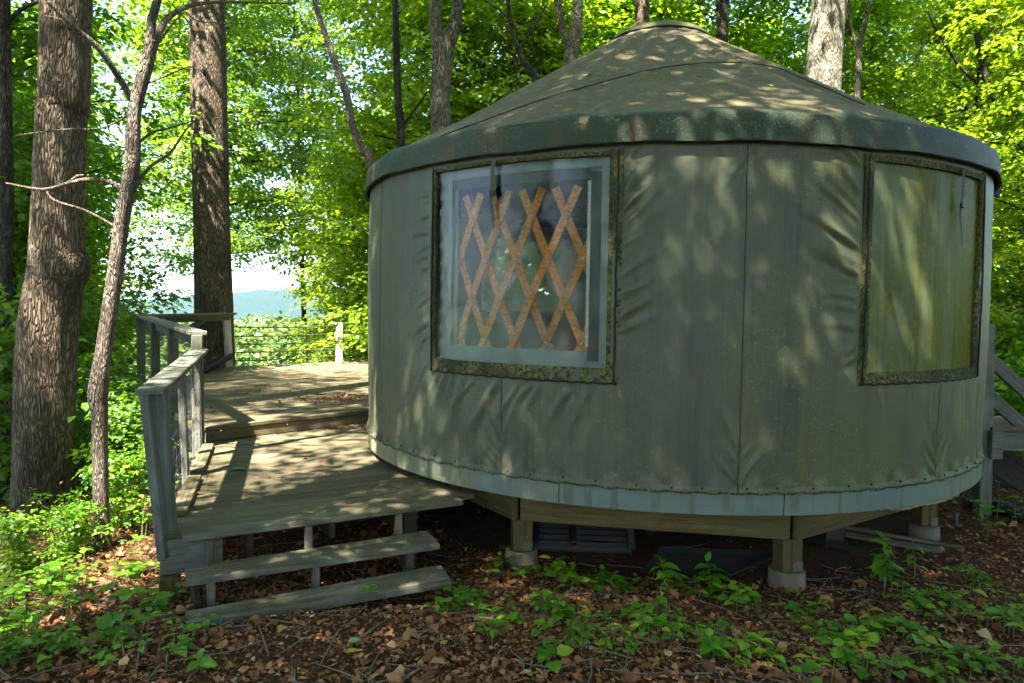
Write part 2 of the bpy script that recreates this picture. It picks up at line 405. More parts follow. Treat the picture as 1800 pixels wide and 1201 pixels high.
def pane_mat(name, clear, film, speck, gloss=.9, grough=.12, sc=9, grad=0., sill_glare=0.):
    """old vinyl: part see-through, part milky film, a soft shine"""
    g = N(name); v = g.coords('Object')
    a = g.noise(g.coords('Object', (2.2, 2.2, 1.2)), 1.6, 5, .6, .6); st = g.noise(g.coords('Object', (sc, sc, sc * .08)), 1.7, 6, .68, .8); f = g.noise(v, 30, 4, .7)
    if grad: st = g.math('ADD', st, g.math('MULTIPLY', g.math('SUBTRACT', g.sep(v)[0], 1.05), grad))
    c = g.mix(g.math('MULTIPLY', g.step(st, .40, .62), 1.), film[0], film[1])
    c = g.mix(g.math('MULTIPLY', g.step(f, .56, .68), speck), c, film[2])
    d = g.n('BsdfDiffuse'); g.set(d.inputs[0], c)
    t = g.n('BsdfTranslucent'); g.set(t.inputs[0], c)
    m1 = g.n('MixShader'); m1.inputs[0].default_value = .45; g.t.links.new(d.outputs[0], m1.inputs[1]); g.t.links.new(t.outputs[0], m1.inputs[2])
    tr = g.n('BsdfTransparent'); tr.inputs[0].default_value = (.93, .96, .93, 1)
    fac = g.math('ADD', clear, g.math('MULTIPLY', g.math('SUBTRACT', a, .5), .7))
    if sill_glare:                                              # milkier towards the sill: sun glare put into the film
        dz = g.step(g.math('MULTIPLY', g.math('SUBTRACT', g.math('ADD', g.sep(v)[2], g.math('MULTIPLY', g.math('SUBTRACT', g.noise(v, 2.2, 4), .5), .8)), 1.22), 2.6), 0., 1.)
        fac = g.math('SUBTRACT', fac, g.math('MULTIPLY', g.math('SUBTRACT', 1., dz), sill_glare))
    cl = g.n('Clamp'); g.set(cl.inputs[0], fac)
    m2 = g.n('MixShader'); g.set(m2.inputs[0], cl.outputs[0]); g.t.links.new(m1.outputs[0], m2.inputs[1]); g.t.links.new(tr.outputs[0], m2.inputs[2])
    gl = g.n('BsdfGlossy'); gl.inputs['Roughness'].default_value = grough; g.set(gl.inputs['Normal'], g.bump(g.noise(v, 4, 3), .25, .02))
    fr = g.n('Fresnel'); fr.inputs[0].default_value = 1.5
    m3 = g.n('MixShader'); g.set(m3.inputs[0], g.math('MULTIPLY', fr.outputs[0], gloss)); g.t.links.new(m2.outputs[0], m3.inputs[1]); g.t.links.new(gl.outputs[0], m3.inputs[2])
    return g.done(m3.outputs[0])
M['pane'] = pane_mat('hazy_clear_vinyl', .93, ((.50, .58, .52), (.66, .72, .68), (.70, .74, .66)), .3, sill_glare=.20)
M['pane_rear'] = pane_mat('milky_rear_vinyl', .55, ((.50, .58, .52), (.66, .72, .68), (.70, .74, .66)), .3)
M['pane_algae'] = pane_mat('algae_covered_vinyl', .08, ((.26, .30, .17), (.18, .19, .02), (.36, .39, .05)), .7, .25, .3, 4.0, .32)

def post(name, parent, base, top, sx, sy, mat, rz=0.):
    base, top = Vector(base), Vector(top); d = top - base
    o = obj(name, box_mesh(d.length, sy, sx, mat, .005), parent)
    z = d.normalized(); x = Vector((math.cos(rz), math.sin(rz), 0)); x = (x - z * x.dot(z)).normalized(); y = z.cross(x)
    return put(o, parent, (base + top) / 2, Matrix((z, y, -x)).transposed().to_euler())
# ------------------------------------------------------------------ terrain
def sstep(a, b, x): t = np.clip((x - a) / (b - a), 0, 1); return t * t * (3 - 2 * t)
def ground_z(x, y):
    x = np.asarray(x, float); y = np.asarray(y, float)
    z = .17 * sstep(4.35, 3.0, y) * sstep(2.6, .2, x)
    s = y * .80 - x * .62
    d = np.maximum(0, s - 5.6)
    z = z - .30 * d * sstep(0, 6, d) * (1 - .0 * d)
    z = z * (d < 200) + (d >= 200) * (-60.)
    z = np.maximum(z, -60.)
    rr = np.hypot(x, y)
    up = np.maximum(0, x * .9 + y * .25 - 7) * .07        # the wood rises gently on the right
    z = z + np.minimum(up, 8) * (rr < 400)
    z = z + (fbm(x * .8, y * .8, 3) - .47) * .10 * sstep(1., 4., rr) + (fbm(x * .05, y * .05, 9) - .47) * 3. * sstep(14, 60, rr)
    return z
def gz(x, y): return float(ground_z(np.array([x]), np.array([y]))[0])
nr, na = 260, 420
rad = np.concatenate([[0], np.geomspace(.4, 9000, nr - 1)])
ang = np.linspace(0, 2 * np.pi, na, endpoint=False)
RR, AA = np.meshgrid(rad, ang, indexing='ij')
GX, GY = RR * np.cos(AA), RR * np.sin(AA)
V = np.stack([GX, GY, ground_z(GX, GY)], -1).reshape(-1, 3)
ii, jj = np.meshgrid(np.arange(nr - 1), np.arange(na), indexing='ij'); j2 = (jj + 1) % na
Fq = np.stack([ii * na + jj, (ii + 1) * na + jj, (ii + 1) * na + j2, ii * na + j2], -1).reshape(-1, 4)
tag(obj('ground', npmesh('ground', V, Fq, M['ground'], True)), 'forest floor of brown soil and dead leaves', 'ground', kind='structure')

def ridge(name, dist, depth, base, hmax, x0, x1, seed, label):
    nx, ny = 260, 26
    xs = np.linspace(x0, x1, nx); ys = np.linspace(0, 1, ny)
    X, Y = np.meshgrid(xs, ys, indexing='ij')
    prof = (fbm(xs / 900., xs * 0, seed, 5) - .25) * 1.5
    H = prof[:, None] * np.sin(np.pi * np.clip(Y, 0, 1)) ** 1.2
    rough = (fbm(X / 260., Y * depth / 260., seed + 5, 5) - .47)
    Z = base + hmax * np.maximum(H, 0) + rough * hmax * .35 * np.sin(np.pi * Y)
    V = np.stack([X, dist + Y * depth, Z], -1).reshape(-1, 3)
    i, j = np.meshgrid(np.arange(nx - 1), np.arange(ny - 1), indexing='ij')
    Fq = np.stack([i * ny + j, (i + 1) * ny + j, (i + 1) * ny + j + 1, i * ny + j + 1], -1).reshape(-1, 4)
    tag(obj(name, npmesh(name, V, Fq, M['hill'], True)), label, 'mountain', kind='structure')
ridge('mountains', 2300, 1600, -70, 215, -4200, 2600, 4, 'nearer blue-green wooded ridge across the valley')
ridge('mountains', 5200, 2400, -90, 300, -6500, 5200, 21, 'farthest pale blue mountain ridge on the horizon')

# ------------------------------------------------------------------ the yurt
yurt = empty('yurt', (YC[0], YC[1], 0))
tag(yurt, 'round green-grey canvas yurt with conical roof standing on wooden piers', 'yurt')
def yobj(name, me, parent=None): return obj(name, me, parent or yurt)      # meshes in the yurt's own frame
W1 = (-135.2, -106.4); W2 = (-73.4, -46.6); WZ = (1.295, 2.495)
WR = (99., 133.); WRZ = (1.55, 2.45)
SEAMS = [-153.5, -122., -90., -58.2, -26, 6, 38, 70, 166]
cg = np.random.default_rng(42); CREASES = []
def fan(n, a0, z0, a1, z1, deg0, deg1, l0, l1, w_, am):      # n folds starting along a line on the cloth, turning from deg0 to deg1
    for k in range(n):
        t = (k + cg.uniform(.1, .9)) / n; d = math.radians(deg0 + (deg1 - deg0) * t + cg.normal(0, 5)); L = cg.uniform(l0, l1)
        CREASES.append((a0 + (a1 - a0) * t, z0 + (z1 - z0) * t, L * math.cos(d), L * math.sin(d), w_ * cg.uniform(.7, 1.4), am * cg.uniform(.45, 1.25), cg.normal(0, .05)))
fan(13, -105.3, 2.46, -105.3, 1.45, 58, 22, .18, .42, .018, .013)       # right of the near window
fan(6, -104.9, 2.42, -105.2, 2.0, 52, 38, .40, .62, .030, .014)
fan(12, -136.6, 2.40, -136.6, 1.40, 170, 215, .10, .24, .016, .011)     # left of it
fan(6, -137, 1.30, -128, 1.19, 232, 246, .40, .62, .028, .016)          # drapes below it
fan(9, -127, 1.19, -108, 1.17, 222, 246, .25, .50, .020, .013)
fan(5, -150, 1.5, -158, .9, 250, 275, .4, .7, .04, .010)
fan(7, -74.9, 2.47, -74.9, 1.75, 128, 152, .26, .50, .026, .020)        # falling into the far window
fan(7, -74.9, 1.9, -74.9, 1.35, 160, 190, .12, .28, .022, .010)
fan(9, -72, 1.20, -40, 1.20, 268, 282, .25, .52, .020, .008)            # below it
for sa_ in (-153.5, -122., -90., -58.2):                                # at the foot and head of the seams
    fan(5, sa_ + .3, .66, sa_ + .3, .92, 52, 72, .14, .30, .014, .010); fan(5, sa_ - .3, .66, sa_ - .3, .92, 128, 108, .14, .30, .014, .010)
    if sa_ in (-90.,): fan(3, sa_ + .3, 2.50, sa_ + .3, 2.35, 300, 285, .12, .28, .016, .010); fan(3, sa_ - .3, 2.50, sa_ - .3, 2.35, 240, 255, .12, .28, .016, .010)
fan(10, -150, .68, -40, .68, 60, 120, .06, .14, .014, .007)             # pulls at the hem screws
def canvas_r(a, z):
    """radius of the wall cloth at angle a (deg) and height z: sag, puckers and folds"""
    s = np.radians(a) * YR; t = (z - Z_CAN0) / (Z_EAVE - Z_CAN0)
    r = YR + .012 * np.sin(np.pi * t) + .006 * (fbm(s * 1.3 + 40, z * 1.1, 5) - .5) * 2
    for (ca, cz, da, dz, w_, am, sk) in CREASES:
        S = np.radians(a - ca) * YR; Zz = z - cz; L2 = da * da + dz * dz; Ln = math.sqrt(L2)
        u = (S * da + Zz * dz) / L2; q = (-S * dz + Zz * da) / Ln + sk * u * (1 - u)
        ww = w_ * (.6 + .9 * np.clip(u, 0, 1)); e = (q / ww) ** 2
        tp = np.clip(u * 7 + .4, 0, 1) * np.clip((1 - u) * 1.5, 0, 1) ** 1.3
        r = r + am * tp * (np.exp(-e) - .55 * np.exp(-((q - 1.5 * ww) / (1.2 * ww)) ** 2))
    # hem: scalloped between the screws
    r = r + .008 * np.exp(-((z - Z_CAN0 - .03) / .035) ** 2) * (.4 + np.sin(s * 2 * np.pi / .19))
    for sa in SEAMS: r = r - .004 * np.exp(-((a - sa) * np.pi / 180 * YR / .012) ** 2)
    r = r + np.where(z < Z_CAN0 + .02, .010, 0)
    return r
def cyl_patch(name, a0, a1, z0, z1, rf, mat, na_, nz_, parent=None, holes=(), smooth=True, thick=0.):
    A, Z = np.meshgrid(np.linspace(a0, a1, na_), np.linspace(z0, z1, nz_), indexing='ij')
    Rv = rf(A, Z) if callable(rf) else np.full_like(A, rf)
    t = np.radians(A)
    V = np.stack([Rv * np.cos(t), Rv * np.sin(t), Z], -1).reshape(-1, 3)
    i, j = np.meshgrid(np.arange(na_ - 1), np.arange(nz_ - 1), indexing='ij')
    am = (A[:-1, :-1] + A[1:, 1:]) / 2; zm = (Z[:-1, :-1] + Z[1:, 1:]) / 2
    keep = np.ones_like(am, bool)
    for (h0, h1, hz0, hz1) in holes: keep &= ~((am > h0) & (am < h1) & (zm > hz0) & (zm < hz1))
    Fq = np.stack([i * nz_ + j, (i + 1) * nz_ + j, (i + 1) * nz_ + j + 1, i * nz_ + j + 1], -1)[keep]
    if thick:
        V2 = np.stack([(Rv - thick) * np.cos(t), (Rv - thick) * np.sin(t), Z], -1).reshape(-1, 3); n0 = len(V)
        Fq2 = Fq[:, ::-1] + n0
        side = []; V = np.concatenate([V, V2]); n1 = len(V)
        def idx(i_, j_): return i_ * nz_ + j_ + n1
        for i_ in range(na_ - 1):
            side.append((idx(i_ + 1, 0), idx(i_, 0), idx(i_, 0) + n0, idx(i_ + 1, 0) + n0)); k = nz_ - 1
            side.append((idx(i_, k), idx(i_ + 1, k), idx(i_ + 1, k) + n0, idx(i_, k) + n0))
        for j_ in range(nz_ - 1):
            side.append((idx(0, j_), idx(0, j_ + 1), idx(0, j_ + 1) + n0, idx(0, j_) + n0)); k = na_ - 1
            side.append((idx(k, j_ + 1), idx(k, j_), idx(k, j_) + n0, idx(k, j_ + 1) + n0))
        sd_ = V[np.array(side).ravel() - n1]; V = np.concatenate([V, sd_]); Fq = np.concatenate([Fq, Fq2, np.arange(n1, n1 + len(sd_)).reshape(-1, 4)])
    return yobj(name, npmesh(name, V, Fq, mat, smooth), parent)
holes = ((W1[0], W1[1], WZ[0], WZ[1]), (W2[0], W2[1], WZ[0], WZ[1]))
wall = cyl_patch('canvas_wall', -180, -15, Z_CAN0, Z_EAVE + .06, canvas_r, M['canvas'], 620, 150, None, holes)
rear = cyl_patch('canvas_wall', -15, 180, Z_CAN0, Z_EAVE + .06, lambda a, z: YR + 0 * a, M['canvas'], 131, 24, None, ((WR[0], WR[1], WRZ[0], WRZ[1]),))
def wall_tube(name, a_z, rr, mat, parent, off=.004, n=6):
    pts = []
    for a_, z_ in a_z:
        r_ = float(canvas_r(np.array([a_]), np.array([z_]))[0]) + off if -180 <= a_ <= -15 else YR + off
        t = math.radians(a_); pts.append((r_ * math.cos(t), r_ * math.sin(t), z_))
    V, Fs = tube_arrays(pts, [rr] * len(pts), n)
    return yobj(name, pymesh(name, V, Fs, mat, True), parent)
for sa in (-153.5, -90.):
    wall_tube('seam', [(sa, z) for z in np.linspace(Z_CAN0, Z_EAVE, 40)], .0035, M['seam'], wall, .0)
for sa in (-122., -58.2):
    wall_tube('seam', [(sa, z) for z in np.linspace(Z_CAN0, WZ[0] - .08, 20)], .0035, M['seam'], wall, .0)
wall_tube('hem', [(a_, Z_CAN0 + .004 + .004 * math.sin(a_ * 1.9)) for a_ in np.linspace(-179, -16, 260)], .006, M['moss_dark'], wall, .004)
hs = []                                                   # hem screws
scr = box_mesh(.012, .012, .012, M['piping'], .003)
for a_ in np.arange(-172, -30, 4.6):
    a2 = a_ + random.uniform(-.8, .8); z_ = Z_CAN0 + random.uniform(.022, .034); t = math.radians(a2)
    r_ = float(canvas_r(np.array([a2]), np.array([z_]))[0]) + .002
    o = yobj('hem_screw', scr, wall); o.location = (r_ * math.cos(t), r_ * math.sin(t), z_); o.rotation_euler = (0, 0, t)
# liner and floor inside
cyl_patch('inner_liner', -180, 180, Z_CAN0, Z_EAVE + .05, YR - .075, M['inner'], 181, 30, None,
          ((-132.9, -109.9, 1.40, 2.36), (-71, -49, 1.40, 2.36), (WR[0], WR[1], WRZ[0], WRZ[1])))
for (a0, a1, z0_, z1_, mt) in ((W1[0] + .3, -132.9, WZ[0], WZ[1], 'liner'), (-109.9, -108.3, 1.34, 2.40, 'liner_dark'), (-108.25, W1[1] - .3, WZ[0], WZ[1], 'liner'), (-132.85, -109.95, WZ[0], 1.395, 'liner'), (-132.85, -109.95, 2.36, 2.42, 'liner_dark'), (-132.85, -108.3, 2.425, WZ[1], 'liner'), (-109.9, -108.3, WZ[0], 1.335, 'liner')):
    cyl_patch('window_liner', a0, a1, z0_, z1_, YR - .056, M[mt], max(3, int((a1 - a0) * 2)), 6)
bm = bmesh.new(); bmesh.ops.create_circle(bm, cap_ends=True, segments=72, radius=YR - .02)
me = bpy.data.meshes.new('floor'); bm.to_mesh(me); bm.free(); me.materials.append(M['floor'])
fl = yobj('floor', me); fl.location.z = Z_CAN0 - .01
bm = bmesh.new(); bmesh.ops.create_cone(bm, cap_ends=True, segments=72, radius1=YR - .06, radius2=YR - .06, depth=.03)
me = bpy.data.meshes.new('subfloor'); bm.to_mesh(me); bm.free(); me.materials.append(M['lumber_dark'])
sf = yobj('subfloor', me); sf.location.z = Z_BAND0 + .02
# base band, in bent boards
joints = [-180, -136, -113, -84, -38, 10, 60, 110, 150, 180]
for k in range(len(joints) - 1):
    cyl_patch('base_board', joints[k] + .08, joints[k + 1] - .08, Z_BAND0 + random.uniform(-.003, .003), Z_CAN0 + .004, YR + .006 + random.uniform(0, .003), M['band'], 24, 3, None, (), True, .02)
for (a_, w_) in ((-57, 6.), (-64.5, 3.5)):                     # peeling edge of the underlay
    A = np.linspace(a_ - w_, a_ + w_, 14); V = []; Fs = []
    for i, q in enumerate(A):
        t = math.radians(q); dz = .006 + .018 * abs(math.sin(i * 1.7)) * math.sin(math.pi * i / 13)
        V += [((YR - .012) * math.cos(t), (YR - .012) * math.sin(t), Z_BAND0 + .004), ((YR + .012) * math.cos(t), (YR + .012) * math.sin(t), Z_BAND0 - dz)]
    for i in range(13): Fs.append((2 * i, 2 * i + 2, 2 * i + 3, 2 * i + 1))
    yobj('peeling_underlay', pymesh('peeling', V, Fs, plain('yellowed_membrane', (.20, .20, .09), .8)))
# octagon of beams and the piers
A0 = -78.3; RB = 2.21
corner = [pol(A0 + 45 * k, RB) for k in range(8)]
ZB0, ZB1 = .30, Z_BAND0 + .004
for k in range(8):
    a, b = corner[k], corner[(k + 1) % 8]; d = (b - a).normalized()
    nrm = Vector((-d.y, d.x, 0)); inn = nrm if (Vector((*YC, 0)) - a).dot(nrm) > 0 else -nrm
    trim_ = .021 if k % 2 else -.0
    p, q = a + d * (.045 if k % 2 else .0) + inn * .02, b - d * (.045 if k % 2 else .0) + inn * .02
    zc = (ZB0 + ZB1) / 2
    beam('rim_beam', yurt, (p.x, p.y, zc), (q.x, q.y, zc), .04, ZB1 - ZB0, M['lumber'])
for k in range(-3, 4):                                      # floor joists
    h = math.sqrt(max(.1, 1.98 ** 2 - (k * .6) ** 2)); d = Vector((math.cos(.2), math.sin(.2), 0)); n_ = Vector((-d.y, d.x, 0)); c = Vector((*YC, .42)) + n_ * (k * .6)
    beam('joist', yurt, c - d * h, c + d * h, .04, .16, M['lumber_dark'])
for k in range(8):
    c = pol(A0 + 45 * k, RB - .10); g0 = gz(c.x, c.y)
    pr = post('pier', yurt, (c.x, c.y, g0 + .10), (c.x, c.y, ZB0 - .004), .125, .125, M['lumber'], math.radians(8))
    bm = bmesh.new(); bmesh.ops.create_cone(bm, cap_ends=True, segments=28, radius1=.115, radius2=.105, depth=.24)
    bmesh.ops.bevel(bm, geom=[e for e in bm.edges if abs(e.verts[0].co.z - e.verts[1].co.z) < 1e-4], offset=.008, segments=2, affect='EDGES')
    me = bpy.data.meshes.new('footing'); bm.to_mesh(me); bm.free(); me.materials.append(M['concrete'])
    for p_ in me.polygons: p_.use_smooth = len(p_.vertices) == 4
    fo = obj('footing', me, pr); put(fo, pr, (c.x, c.y, g0 - .02), (0, 0, 0))
    br = obj('strap_bracket', box_mesh(.06, .005, .06, M['metal'], .001), pr); e_ = math.radians(8)
    put(br, pr, (c.x + .03 + .066 * math.sin(e_), c.y - .066 * math.cos(e_), g0 + .135), (0, 0, e_))
# roof
R_AP, Z_AP = .385, 3.915
def roof_z(r, a=0.):
    t = (YR + .01 - r) / (YR + .01 - R_AP); zl = Z_TOP + .015 + (Z_AP - Z_TOP - .015) * t
    return zl - .045 * np.sin(np.pi * np.clip(t, 0, 1)) + .030 * np.sin(np.pi * np.clip(t, 0, 1)) * t
nA, nR = 240, 40
A, T = np.meshgrid(np.linspace(0, 2 * np.pi, nA, endpoint=False), np.linspace(0, 1, nR), indexing='ij')
Rr_ = YR + .01 - T * (YR + .01 - R_AP + .03)
Zr = roof_z(Rr_) + (.017 * np.cos(A * 24) - .006) * np.sin(np.pi * T) ** .7 + (fbm(np.cos(A) * Rr_ * 1.7 + 20, np.sin(A) * Rr_ * 1.7 + 20, 8) - .47) * .03 * np.sin(np.pi * T)
V = np.stack([Rr_ * np.cos(A), Rr_ * np.sin(A), Zr], -1).reshape(-1, 3)
i, j = np.meshgrid(np.arange(nA), np.arange(nR - 1), indexing='ij'); i2 = (i + 1) % nA
roof = yobj('roof', npmesh('roof', V, np.stack([i * nR + j, i2 * nR + j, i2 * nR + j + 1, i * nR + j + 1], -1).reshape(-1, 4), M['roof'], True))
def lathe(name, prof, mat, parent, n=96, wob=None):
    m = len(prof); V = []
    for i in range(n):
        a_ = 2 * math.pi * i / n
        for k, (r_, z_) in enumerate(prof):
            dr, dz = wob(a_, k) if wob else (0, 0)
            V.append(((r_ + dr) * math.cos(a_), (r_ + dr) * math.sin(a_), z_ + dz))
    Fs = [(i * m + k, ((i + 1) % n) * m + k, ((i + 1) % n) * m + k + 1, i * m + k + 1) for i in range(n) for k in range(m - 1)]
    return yobj(name, pymesh(name, V, Fs, mat, True), parent)
def vwob(a_, k):
    f = math.sin(a_ * 7 + 1) + .7 * math.sin(a_ * 17 + 2) + .5 * math.sin(a_ * 31)
    return (.004 * f + (.003 * math.sin(a_ * 53 + k) if 1 < k < 7 else 0), (.004 * f if k > 5 else .006 * math.sin(a_ * 19 + 1) + .004 * math.sin(a_ * 41) if k < 2 else 0))
val = lathe('valance', [(YR - .06, Z_TOP + .052), (YR - .01, Z_TOP + .034), (YR + .025, Z_TOP + .005), (YR + .033, Z_TOP - .03), (YR + .036, Z_TOP - .08), (YR + .034, Z_EAVE + .045),
        (YR + .038, Z_EAVE + .012), (YR + .036, Z_EAVE), (YR + .028, Z_EAVE - .002), (YR + .027, Z_EAVE + .05)], M['valance'], None, 320, vwob)
lathe('hem_piping', [(YR + .040 + .006 * math.cos(q), Z_EAVE + .004 + .007 * math.sin(q)) for q in np.linspace(0, 6.283, 7)], M['piping'], val, 200, lambda a_, k: vwob(a_, 8))
def cap_mat():  # mossy cap, made translucent so added daylight brightens the interior
    g = N('mossy_translucent_cap'); v = g.coords('Object'); a = g.noise(v, 9, 5)
    d = g.prin(g.mix(a, (.07, .08, .03), (.17, .18, .08)), .8, None, .3); t = g.n('BsdfTranslucent'); t.inputs[0].default_value = (.75, .8, .6, 1)
    mx = g.n('MixShader'); mx.inputs[0].default_value = .45; g.t.links.new(d, mx.inputs[1]); g.t.links.new(t.outputs[0], mx.inputs[2]); return g.done(mx.outputs[0])
cap = lathe('roof_cap', [(R_AP + .035, Z_AP - .03), (R_AP + .04, Z_AP - .005), (R_AP + .015, Z_AP + .03), (R_AP - .08, Z_AP + .075), (R_AP - .2, Z_AP + .108), (.08, Z_AP + .125), (.001, Z_AP + .128)], cap_mat(), roof, 64)
lathe('cap_rim', [(R_AP + .042 + .011 * math.cos(q), Z_AP - .018 + .011 * math.sin(q)) for q in np.linspace(0, 6.283, 7)], M['piping'], roof, 64)
def on_roof(px, py):
    d = ray(px, py)
    for t in np.linspace(2., 9., 3000):
        q = d * t; r_ = math.hypot(q[0] - YC[0], q[1] - YC[1])
        if r_ < YR and q[2] + EYE <= roof_z(r_): return Vector((q[0] - YC[0], q[1] - YC[1], float(roof_z(r_)) + .004))
    return None
for pl in ([(775, 243), (840, 218), (930, 185), (1040, 152), (1150, 124), (1240, 113), (1310, 113), (1370, 122)], [(1370, 122), (1440, 152), (1520, 187)]):
    pts = [p for p in (on_roof(*q) for q in pl) if p]
    pts, rr = smooth_path(pts, [.0045] * len(pts), 5)
    pts = [Vector((p.x, p.y, float(roof_z(math.hypot(p.x, p.y))) + .008)) for p in pts]
    V, Fs = tube_arrays(pts, rr, 5); yobj('roof_seam', pymesh('roof_seam', V, Fs, M['seam'], True), roof)
# windows
def window(w, mat, trims, strap_a, strap_len, label):
    a0, a1 = w; z0, z1 = WZ
    p = cyl_patch('window', a0 - .1, a1 + .1, z0 - .01, z1 + .01, lambda a, z: YR - .012 + .010 * (fbm(a * .35 + 50, z * 5, 3) - .5) + .006 * np.exp(-((a - a0) / 1.2) ** 2) * np.sin(z * 60), mat, 40, 40)
    p['label'] = label
    lw, rw, tw, bw = trims
    rf = lambda k: (lambda a, z: YR + .012 + .006 * (fbm(a * 2 + 90, z * 30 + 10, k) - .5) * 2)
    dl, dr = math.degrees(lw / YR), math.degrees(rw / YR)
    cyl_patch('trim_strip', a0 - dl * .6, a0 + dl * .4, z0 - bw * .9, z1, rf(1), M['moss_dark'], 7, 60, p, (), True, .02)
    cyl_patch('trim_strip', a1 - dr * .35, a1 + dr * .65, z0 - bw * .9, z1 + .012, rf(2), M['moss'], 9, 60, p, (), True, .02)
    cyl_patch('trim_strip', a0 + dl * .42, a1 - dr * .37, z0 - bw * .85, z0 + bw * .15, rf(3), M['moss'] if mat is M['pane'] else M['moss_dark'], 60, 7, p, (), True, .022)
    cyl_patch('trim_strip', a0 + dl * .42, a1 - dr * .37, z1 - tw, z1, rf(4), M['moss_dark'], 60, 4, p, (), True, .018)
    for a_, zt in ((a0 - dl * .15, z1), (a1 + dr * .28, z1)):
        wall_tube('piping', [(a_ + .04 * math.sin(z * 23) + .03 * math.sin(z * 61), z) for z in np.linspace(z0 - bw * .9, zt, 60)], .006, M['piping'], p, .013)
    wall_tube('piping', [(a_, z0 - bw * .92 + .004 * math.sin(a_ * 3)) for a_ in np.linspace(a0 - dl * .4, a1 + dr * .5, 40)], .006, M['piping'], p, .006)
    # strap
    pts = [(strap_a + .25 * math.sin(k * .9) * (k > 4), z1 - strap_len * k / 9) for k in range(10)]
    V = []
    for k, (a_, z_) in enumerate(pts):
        hw = math.degrees((.017 if k < 6 else .012 - .002 * (k - 6)) / YR)
        for s_ in (-1, 1):
            t = math.radians(a_ + s_ * hw); r_ = YR + .018 + .004 * math.sin(k); V.append((r_ * math.cos(t), r_ * math.sin(t), z_))
    st = yobj('strap', pymesh('strap', V, [(2 * k, 2 * k + 1, 2 * k + 3, 2 * k + 2) for k in range(9)], M['strap'], True), p)
    t = math.radians(strap_a); b_ = yobj('buckle', box_mesh(.012, .045, .03, M['buckle'], .004), p); b_.location = ((YR + .024) * math.cos(t), (YR + .024) * math.sin(t), z1 - strap_len * .48); b_.rotation_euler = (0, 0, t)
    return p
win1 = window(W1, M['pane'], (.035, .075, .022, .075), -123.6, .40, 'clear hazy vinyl window with wooden lattice behind it')
win2 = window(W2, M['pane_algae'], (.06, .06, .035, .06), -55.0, .46, 'vinyl window clouded yellow-green with algae')
cyl_patch('rear_window', WR[0], WR[1], WRZ[0], WRZ[1], YR - .01, M['pane_rear'], 24, 12)
cyl_patch('zipper', -110.15, -109.7, 1.42, 2.35, YR - .049, M['zip'], 3, 60, win1)
# lattice behind the near window: crossing slats in two layers
def slat(a_bot, z_bot, a_top, z_top, layer):
    r_ = YR - .095 - .018 * layer; n = 12; V = []; wd = .024
    A = np.linspace(a_bot, a_top, n); Z = np.linspace(z_bot, z_top, n)
    da, dz = math.radians(a_top - a_bot) * r_, z_top - z_bot; L = math.hypot(da, dz); na_, nz_ = -dz / L, da / L
    for a_, z_ in zip(A, Z):
        for th in (0, -.010):
            for s_ in (-1, 1):
                t = math.radians(a_) + s_ * wd * na_ / r_
                V.append(((r_ + th) * math.cos(t), (r_ + th) * math.sin(t), z_ + s_ * wd * nz_))
    Fs = []
    for k in range(n - 1):
        b_ = 4 * k; Fs += [(b_, b_ + 1, b_ + 5, b_ + 4), (b_ + 3, b_ + 2, b_ + 6, b_ + 7), (b_ + 2, b_, b_ + 4, b_ + 6), (b_ + 1, b_ + 3, b_ + 7, b_ + 5)]
    Fs += [(0, 2, 3, 1), (4 * n - 4, 4 * n - 3, 4 * n - 1, 4 * n - 2)]
    return yobj('lattice_slat', pymesh('lattice_slat', V, Fs, M['lattice']))
def wall_at(px, py, rr):                                  # where a line of sight meets the lattice cylinder
    d = ray(px, py); a_ = d[:2] @ d[:2]; b_ = -2 * d[:2] @ YC; c_ = YC @ YC - rr * rr
    t = (-b_ - math.sqrt(b_ * b_ - 4 * a_ * c_)) / (2 * a_); q = d * t
    return math.degrees(math.atan2(q[1] - YC[1], q[0] - YC[0])), q[2] + EYE
STEP = 5.35; A_REF, Z_REF = wall_at(962, 455, YR - .1); DZ = .93; DA = STEP * 1.02
for k in range(-6, 8):
    for s_ in (1, -1):
        ac = A_REF + k * STEP                              # slat through a crossing at Z_REF, rising or falling
        zb, zt = 1.30, 2.33; slope = s_ * STEP / .487   # degrees per metre
        ab, at_ = ac + (zb - Z_REF) * slope, ac + (zt - Z_REF) * slope
        if max(ab, at_) < -137 or min(ab, at_) > -107.5: continue
        slat(ab, zb, at_, zt, 0 if s_ > 0 else 1)
rv = box_mesh(.010, .010, .010, M['rivet'], .003)
for k in range(-4, 4):
    for zz in (Z_REF, Z_REF - .487, Z_REF + .487):
        a_ = A_REF + k * STEP
        if -134 < a_ < -109 and 1.35 < zz < 2.4:
            t = math.radians(a_); o = yobj('lattice_rivet', rv); o.location = ((YR - .092) * math.cos(t), (YR - .092) * math.sin(t), zz); o.rotation_euler = (0, 0, t)
# dark round shade hanging inside
lamp = empty('hanging_shade', (*aty(905, 330, 5.6)[:2], aty(905, 330, 5.6).z))
tag(lamp, 'dark round shade hanging inside the yurt behind the clear window', 'lamp shade')
bm = bmesh.new(); bmesh.ops.create_uvsphere(bm, u_segments=32, v_segments=16, radius=.40)
bmesh.ops.delete(bm, geom=[v for v in bm.verts if v.co.z > .06], context='VERTS')
for v in bm.verts: v.co.z *= .62
me = bpy.data.meshes.new('shade'); bm.to_mesh(me); bm.free(); me.materials.append(M['dark_disc'])
for p_ in me.polygons: p_.use_smooth = True
obj('shade_bowl', me, lamp)
o = obj('cord', pymesh('cord', *tube_arrays([(0, 0, -.2), (0, 0, 1.0)], [.006, .006], 5), M['piping']), lamp)

